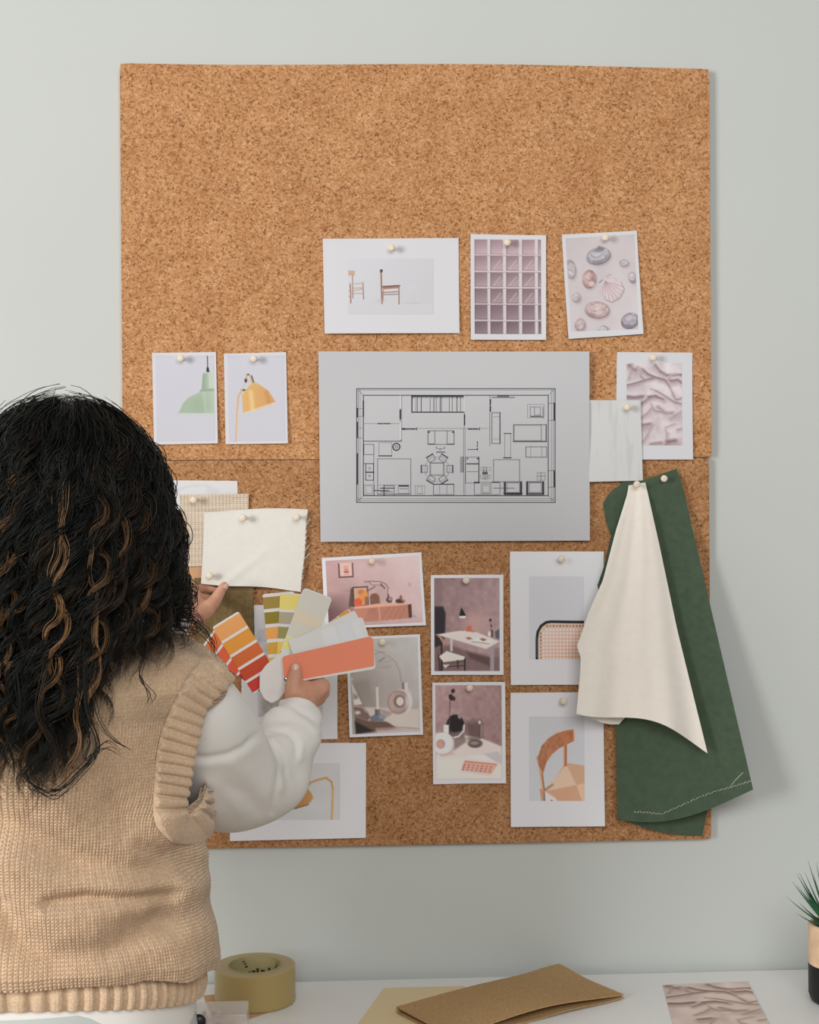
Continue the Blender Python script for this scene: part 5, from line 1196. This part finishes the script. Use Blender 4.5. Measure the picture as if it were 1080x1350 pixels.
for _ in range(6):
    A[1:-1] = (A[:-2]+2*A[1:-1]+A[2:])/4; A[:, 1:-1] = (A[:, :-2]+2*A[:, 1:-1]+A[:, 2:])/4
Nn = Nq
W_, S_ = np.meshgrid(ws, seg_); rr = rib(S_/13.2+0.02*np.sin(S_*0.7))
prof = np.sqrt(np.clip(1-(np.clip(0.12-W_, 0, 1)/0.12)**2, 0, 1))*np.clip((1.0-W_)/0.08, 0, 1)**0.5
hgt = 0.0022+prof*(0.0020+0.0052*rr)+0.0008*np.sin(S_*3.1)*np.sin(W_*70)*rr*prof
AB = A+Nn*hgt[..., None]
inn = AB[:, :1]-Nn[:, :1]*0.004; AB = np.concatenate([inn-Nn[:, :1]*0.003, inn, AB], 1)
mk('armhole_rib', AB.reshape(-1, 3), gridf(420, 46), MAT['vest'], vest)

# --- white sleeves
def sleeve(pts, name, folds, nring=220, na=150, seed=0, cuff=True):
    q = spline(pts, nring); ctr = np.array([P(a, b_, c_) for a, b_, c_, _ in q]); rad = q[:, 3]
    t = np.gradient(ctr, axis=0); t /= np.linalg.norm(t, axis=1, keepdims=True); up = np.array([0.3, -0.2, 0.9]); G = np.zeros((nring, na, 3)); N_ = np.zeros_like(G)
    for i in range(nring):
        u = up-t[i]*np.dot(up, t[i]); u /= np.linalg.norm(u); up = u; v = np.cross(t[i], u)
        for k in range(na):
            a = 2*PI*k/na; n_ = math.cos(a)*u+math.sin(a)*v; N_[i, k] = n_; G[i, k] = ctr[i]+n_*rad[i]
    s_ = np.linspace(0, 1, nring)[:, None]; a_ = np.linspace(0, 2*PI, na, endpoint=False)[None]
    D = 0.004*np.sin(a_*2+s_*5+seed)*np.sin(PI*s_)+0.003*np.sin(a_*3-s_*17+seed)*np.clip(s_*2, 0, 1)+0.002*np.sin(s_*34+1.6*np.sin(a_*2+seed))*np.clip((s_-0.35)*3, 0, 1)*(1-np.clip((s_-0.85)*8, 0, 1))
    D = D+0.45*fold_disp(G, [(p_, w_*1.25, h_) for p_, w_, h_ in folds])*np.clip(-(N_ @ FWD)*3, 0, 1)
    G = G+N_*D[..., None]
    if cuff:                                   # the cuff opening turns inwards
        e1 = G[-1]-N_[-1]*0.003+t[-1]*0.0015; e2 = G[-1]-N_[-1]*0.0045-t[-1]*0.004; e3 = G[-1]-N_[-1]*0.005-t[-1]*0.02; G = np.concatenate([G, e1[None], e2[None], e3[None]])
    return mk(name, G.reshape(-1, 3), gridf(len(G), na, 0, True), MAT['shirt'], person)
SF = [([(252,1001),(275,1001),(300,996),(322,986),(338,970)],4,-0.007),([(252,1008),(276,1009),(302,1004),(326,994),(342,979)],7,0.0025),([(341,968),(352,978),(361,992),(367,1015),(365,1040),(361,1072)],3.5,-0.005),([(352,970),(364,988),(373,1012),(372,1040)],5,0.0045),
    ([(346,966),(358,958),(378,956),(392,966),(399,982),(400,1000)],4,0.0045),([(352,974),(366,966),(380,966),(390,976),(393,992)],4,-0.005),([(362,946),(384,946),(402,955),(412,972)],4,-0.0035),([(366,938),(386,938),(406,948),(416,965)],4,0.003),([(300,1040),(330,1050),(345,1072)],8,-0.004),([(270,1030),(300,1045),(318,1072)],8,0.004),([(375,1020),(386,1010),(396,1024)],6,-0.003),([(310,1010),(330,1020),(350,1045)],10,0.004)]
sleeve([(222,922,0.50,0.052),(246,938,0.495,0.061),(264,970,0.468,0.066),(289,1013,0.42,0.0640),(318,1033,0.375,0.0575),(347,1027,0.33,0.0515),(371,1000,0.295,0.0445),(385,966,0.265,0.0385),(392,946,0.250,0.0305),(396,930,0.242,0.0275)], 'right_sleeve', SF, seed=0.6)
sleeve([(-95,900,0.50,0.058),(-130,930,0.50,0.064),(-70,935,0.45,0.062),(10,925,0.38,0.058),(70,908,0.325,0.054),(140,872,0.25,0.045),(205,836,0.165,0.035),(226,825,0.137,0.030)], 'left_sleeve', [], seed=2.0)

# --- hair: curls grown as thin strands over a dark inner mass
HR = [(540,88,0.01),(543,122,0.03),(550,146,0.055),(560,166,0.075),(580,188,0.098),(600,202,0.112),(640,217,0.128),(700,230,0.138),(750,236,0.146),(800,240,0.152),(850,243,0.160),(900,238,0.166),(1000,216,0.172),(1050,190,0.174)]
HCX = [(540,90),(640,88),(800,84),(1050,78)]
HD = 0.528
def hsurf(phi, py, rho):
    """point of the hair's envelope: phi 0 = right, 90 deg = back (towards the camera)"""
    xr = ip([(a, b_) for a, b_, _ in HR], py); b_ = ip([(a, c_) for a, _, c_ in HR], py); c_ = ip(HCX, py)
    s_ = np.sin(phi); hw = (xr-c_)*np.where(np.cos(phi) < 0, 1.12, 1.0)
    px = c_+hw*np.cos(phi)*rho; d = HD+np.where(s_ > 0, b_, b_*0.62)*s_*rho
    # pixel width measured at depth HD
    k = (-HD-CAM[1]); r0 = ray(540, 675); X = np.zeros(np.broadcast(px, py, d).shape+(3,))
    rr_ = FWD[None]+RT[None]*((np.ravel(px)-540)/F)[:, None]-UP[None]*((np.ravel(py+0*px)-675)/F)[:, None]; t_ = k/rr_[:, 1]
    Q = CAM+rr_*t_[:, None]; Q[:, 1] = -np.ravel(d+0*px); return Q
ENDT = [(-0.6,815),(0,850),(0.35,868),(0.6,880),(0.93,905),(1.05,945),(1.17,1000),(1.5,1046),(2.0,1040),(2.6,1010),(3.14,980),(3.8,930)]
SV, SF_, SC = [], [], []
nvert = 0
def add_strands(paths, rads, cols, ns=3):
    """paths: (k, n, 3) strands; thin tubes"""
    global nvert
    paths = np.asarray(paths); k_, n_ = paths.shape[:2]
    t = np.gradient(paths, axis=1); t /= (np.linalg.norm(t, axis=2, keepdims=True)+1e-9)
    ref = np.array([0.25, -0.9, 0.33]); u = ref-t*(t @ ref)[..., None]; u /= (np.linalg.norm(u, axis=2, keepdims=True)+1e-9); v = np.cross(t, u)
    tp_ = np.linspace(0, 1, n_); taper = np.minimum(1, 0.5+tp_*6)*np.clip((1-tp_)*5, 0.12, 1)
    R_ = np.asarray(rads)[:, None]*taper[None]
    ring = []
    for j in range(ns):
        a = 2*PI*j/ns; ring.append(paths+R_[..., None]*(math.cos(a)*u+math.sin(a)*v))
    V = np.stack(ring, 2)                     # k, n, ns, 3
    ii = np.arange(k_)[:, None, None]*n_*ns; jj = np.arange(n_-1)[None, :, None]*ns; ss = np.arange(ns)[None, None]; s2 = (np.arange(ns)+1) % ns; s2 = s2[None, None]
    f = np.stack([ii+jj+ss, ii+jj+s2, ii+jj+ns+s2, ii+jj+ns+ss], -1).reshape(-1, 4)+nvert
    SV.append(V.reshape(-1, 3)); SF_.append(f); SC.append(np.repeat(np.asarray(cols), n_*ns, axis=0)); nvert += k_*n_*ns
def clump(phi0, py0, py1, rho, amp, wl, ns_, spread, col, rad=0.00055, n_=56, drift=0.0, rho0=0.86, frizz=0.0010):
    t = np.linspace(0, 1, n_); py = py0+(py1-py0)*t
    phi = phi0+drift*t**1.5; rh = rho0+(rho-rho0)*np.clip(t*3.5, 0, 1)
    ctr = hsurf(phi, py, rh)
    L = np.concatenate([[0], np.cumsum(np.linalg.norm(np.diff(ctr, axis=0), axis=1))]); ph = rng.uniform(0, 2*PI); ww = 2*PI*L/wl+ph+0.5*np.sin(L*21+ph)
    A_ = amp*np.clip((L-0.015)/0.12, 0.04, 1)
    sd = np.stack([np.sin(ww), 0.8*np.cos(ww), 0.25*np.sin(2*ww)], -1)*A_[:, None]; ctr = ctr+sd
    off = rng.normal(size=(ns_, 1, 3))*spread; off[..., 2] *= 1.6
    sh = np.interp(t, [0, 0.15, 0.6, 1], [1.7, 1.2, 0.85, 0.6])[None, :, None]
    pp_ = rng.uniform(0, 2*PI, (ns_, 1)); fr = rng.uniform(0.6, 1.6, (ns_, 1)); fz = frizz*np.stack([np.sin(L[None]*2*PI/(wl*0.9)*fr+pp_), np.cos(L[None]*2*PI/(wl*0.8)*fr+pp_*1.7), 0.4*np.sin(L[None]*90*fr+pp_)], -1)*np.clip(L/0.12, 0, 1)[None, :, None]
    paths = ctr[None]+off*sh+fz
    # every strand a little longer or shorter
    cut = rng.uniform(0.86, 1.0, ns_); idx = np.linspace(0, 1, n_)
    for q in range(ns_):
        for ax in range(3): paths[q, :, ax] = np.interp(idx*cut[q], idx, paths[q, :, ax])
    c_ = np.asarray(col)[None]*rng.uniform(0.6, 1.5, (ns_, 1)); add_strands(paths, rad*rng.uniform(0.75, 1.25, ns_), c_)
DARK = np.array([0.0062, 0.0074, 0.0058]); BROWN = np.array([0.030, 0.019, 0.011]); GOLD = np.array([0.16, 0.085, 0.036])
def endp(ph): return float(np.interp(ph, [a for a, _ in ENDT], [b_ for _, b_ in ENDT]))
NCL = 420
for i in range(NCL):
    ph = rng.uniform(-0.55, 3.7) if i > 60 else rng.uniform(0.0, 1.6)
    inner = rng.uniform() < 0.35
    py0 = 541+ (rng.uniform(0, 1)**1.6)*(110 if not inner else 190); rho = rng.uniform(0.90, 1.03) if not inner else rng.uniform(0.74, 0.9)
    e_ = endp(ph)-abs(rng.normal())*26-(rng.uniform(0, 130) if rng.uniform() < 0.3 else 0)
    r_ = rng.uniform(); low = r_ < 0.06
    colr = GOLD*rng.uniform(0.35, 1.0) if low and not inner and ph > 0.7 else (BROWN*rng.uniform(0.5, 1.2) if r_ < 0.30 else DARK)
    clump(ph, py0, e_, rho, rng.uniform(0.006, 0.0130), rng.uniform(0.052, 0.088), int(rng.integers(10, 24)), rng.uniform(0.0014, 0.0034), colr, drift=rng.normal()*0.10)
# loose curls at the right edge, and golden locks seen in the back
for i in range(24):
    ph = rng.uniform(-0.5, 0.55); clump(ph, rng.uniform(600, 720), rng.uniform(790, 872), rng.uniform(0.92, 1.05), rng.uniform(0.010, 0.017), rng.uniform(0.034, 0.05), int(rng.integers(4, 10)), rng.uniform(0.0016, 0.004), DARK*rng.uniform(0.8, 2.0), drift=rng.normal()*0.12, frizz=0.004, rad=0.0005, n_=70)
for ph, a, e_, n_s in ((1.40,640,905,16),(1.43,655,918,10),(1.12,780,960,13),(1.16,690,800,6),(1.95,790,960,7),(1.22,860,1010,7)):
    clump(ph, a, e_, 1.055, 0.0085, 0.068, n_s, 0.0016, GOLD*1.25, rho0=1.0, n_=64, rad=0.00055)
def free_lock(pts, ns_, spread, col, rad=0.0005, d=0.56):
    q = spline([(x, y, d+z) for x, y, z in pts], 40); ctr = np.array([P(*v) for v in q]); off = rng.normal(size=(ns_, 1, 3))*spread
    pp_ = rng.uniform(0, 6, (ns_, 1)); t = np.linspace(0, 1, 40)[None]; fz = np.stack([np.sin(t*9+pp_), np.cos(t*8+pp_*2), np.sin(t*7+pp_)], -1)*spread*1.2*t[..., None]
    add_strands(ctr[None]+off+fz, rad*rng.uniform(0.7, 1.2, ns_), np.asarray(col)[None]*rng.uniform(0.6, 1.6, (ns_, 1)))
free_lock([(205,770,0),(232,800,0),(256,822,0.01),(273,838,0.01),(283,852,0.0),(284,868,0)],5,0.0022,DARK)
free_lock([(205,820,0),(235,822,0),(262,826,0.0),(278,842,0.0),(286,866,0)],3,0.002,DARK)
free_lock([(214,640,0),(226,668,0),(232,700,0),(226,730,0),(236,762,0),(254,790,0)],6,0.003,DARK)
free_lock([(212,720,0),(236,742,0),(244,760,0),(232,790,0),(248,800,0),(258,780,0)],5,0.003,BROWN)
free_lock([(180,830,0.05),(190,858,0.06),(182,890,0.08),(196,915,0.09),(192,935,0.09)],4,0.003,DARK,d=0.57)
free_lock([(100,930,0.15),(118,975,0.14),(112,1005,0.14),(140,985,0.14),(165,1000,0.14)],4,0.002,DARK)
free_lock([(120,890,0.14),(130,940,0.14),(152,975,0.14),(178,992,0.13)],3,0.002,DARK)
free_lock([(110,860,0.14),(112,930,0.14),(126,985,0.145),(100,1020,0.145),(72,1044,0.145),(40,1030,0.145),(24,1000,0.145)],9,0.0026,DARK)
free_lock([(60,880,0.15),(50,940,0.15),(70,985,0.145),(66,1020,0.145),(46,1040,0.145)],8,0.0024,BROWN)
free_lock([(20,880,0.15),(26,940,0.15),(12,980,0.145),(4,1004,0.145)],8,0.003,DARK)
for i in range(110):
    ph = rng.uniform(-0.5, 3.7); clump(ph, 540.5+rng.uniform(0, 1.5), rng.uniform(640, 800), rng.uniform(0.96, 1.02), rng.uniform(0.003, 0.008), rng.uniform(0.05, 0.08), int(rng.integers(10, 20)), rng.uniform(0.002, 0.0034), DARK if rng.uniform() < 0.85 else BROWN*0.7, drift=rng.normal()*0.25, rho0=0.93)
# flyaways on top
for i in range(16):
    ph = rng.uniform(-0.3, 3.4); py = rng.uniform(543, 720); b0 = hsurf(np.array([ph]), np.array([py]), np.array([0.98]))[0]; out = b0-np.array(HC); out /= np.linalg.norm(out); L_ = rng.uniform(0.006, 0.016)
    sd = rng.normal(size=3)*0.6; t = np.linspace(0, 1, 14)[:, None]; path_ = b0+out*L_*t*0.55+sd*L_*t*(1-0.3*t)+np.array([0, 0, -1])*L_*t**2*0.5+0.003*np.stack([np.sin(t[:, 0]*7+i), np.cos(t[:, 0]*6+i), 0*t[:, 0]], -1)
    add_strands(path_[None], [0.00028], DARK[None]*1.5)
# inner mass
phs = np.linspace(-0.35, PI+0.35, 90); pz = np.linspace(541, 1, 60); IM = []
for i, tt in enumerate(np.linspace(0, 1, 70)):
    en = np.array([endp(p_)-75-70*np.clip((0.75-p_)/0.4, 0, 1) for p_ in phs]); py = 540+(en-540)*tt
    rho = np.full(len(phs), 0.86)+0.03*np.sin(phs*19+tt*9)+0.02*np.sin(phs*41-tt*15)
    rho = rho*(1-0.45*np.clip((tt-0.80)/0.20, 0, 1)**2); IM.append(hsurf(phs, py, rho))
IM = np.array(IM); SV.append(IM.reshape(-1, 3)); SF_.append(gridf(70, 90)+nvert); SC.append(np.repeat(DARK[None]*0.7, 70*90, axis=0)); nvert += 70*90
mk('hair', np.concatenate(SV), np.concatenate(SF_), MAT['hair'], person, col=np.concatenate(SC))
WORLD, KEY, FILL, EXPO = 0.26, 140, 44, 0.0
# ------------------------------------------------------------------ light: daylight from a tall window to the left, soft room light
w = bpy.data.worlds.new('room daylight'); bpy.context.scene.world = w; w.use_nodes = True
w.node_tree.nodes['Background'].inputs[0].default_value = (1.0, 0.99, 0.965, 1); w.node_tree.nodes['Background'].inputs[1].default_value = WORLD
def area(name, loc, aim, sx, sy, power, col):
    l = bpy.data.lights.new(name, 'AREA'); l.shape = 'RECTANGLE'; l.size = sx; l.size_y = sy; l.energy = power; l.color = col
    o = bpy.data.objects.new(name, l); C.objects.link(o); o.location = loc
    o.rotation_euler = (Vector(aim)-Vector(loc)).to_track_quat('-Z', 'Y').to_euler(); return o
area('window_daylight', (-3.6, -3.3, 2.0), (0.1, 0, 1.4), 1.4, 1.6, KEY, (1.0, 0.985, 0.96))
area('room_daylight', (0.25, -3.3, 2.5), (0.2, 0, 1.3), 2.0, 1.2, FILL, (1.0, 0.99, 0.97))
s = bpy.context.scene
s.view_settings.view_transform = 'Standard'; s.view_settings.look = 'None'; s.view_settings.exposure = EXPO; s.view_settings.gamma = 1; s.view_settings.use_curve_mapping = False
s.cycles.use_denoising = True; s.cycles.max_bounces = 6; s.cycles.diffuse_bounces = 3; s.cycles.transparent_max_bounces = 12
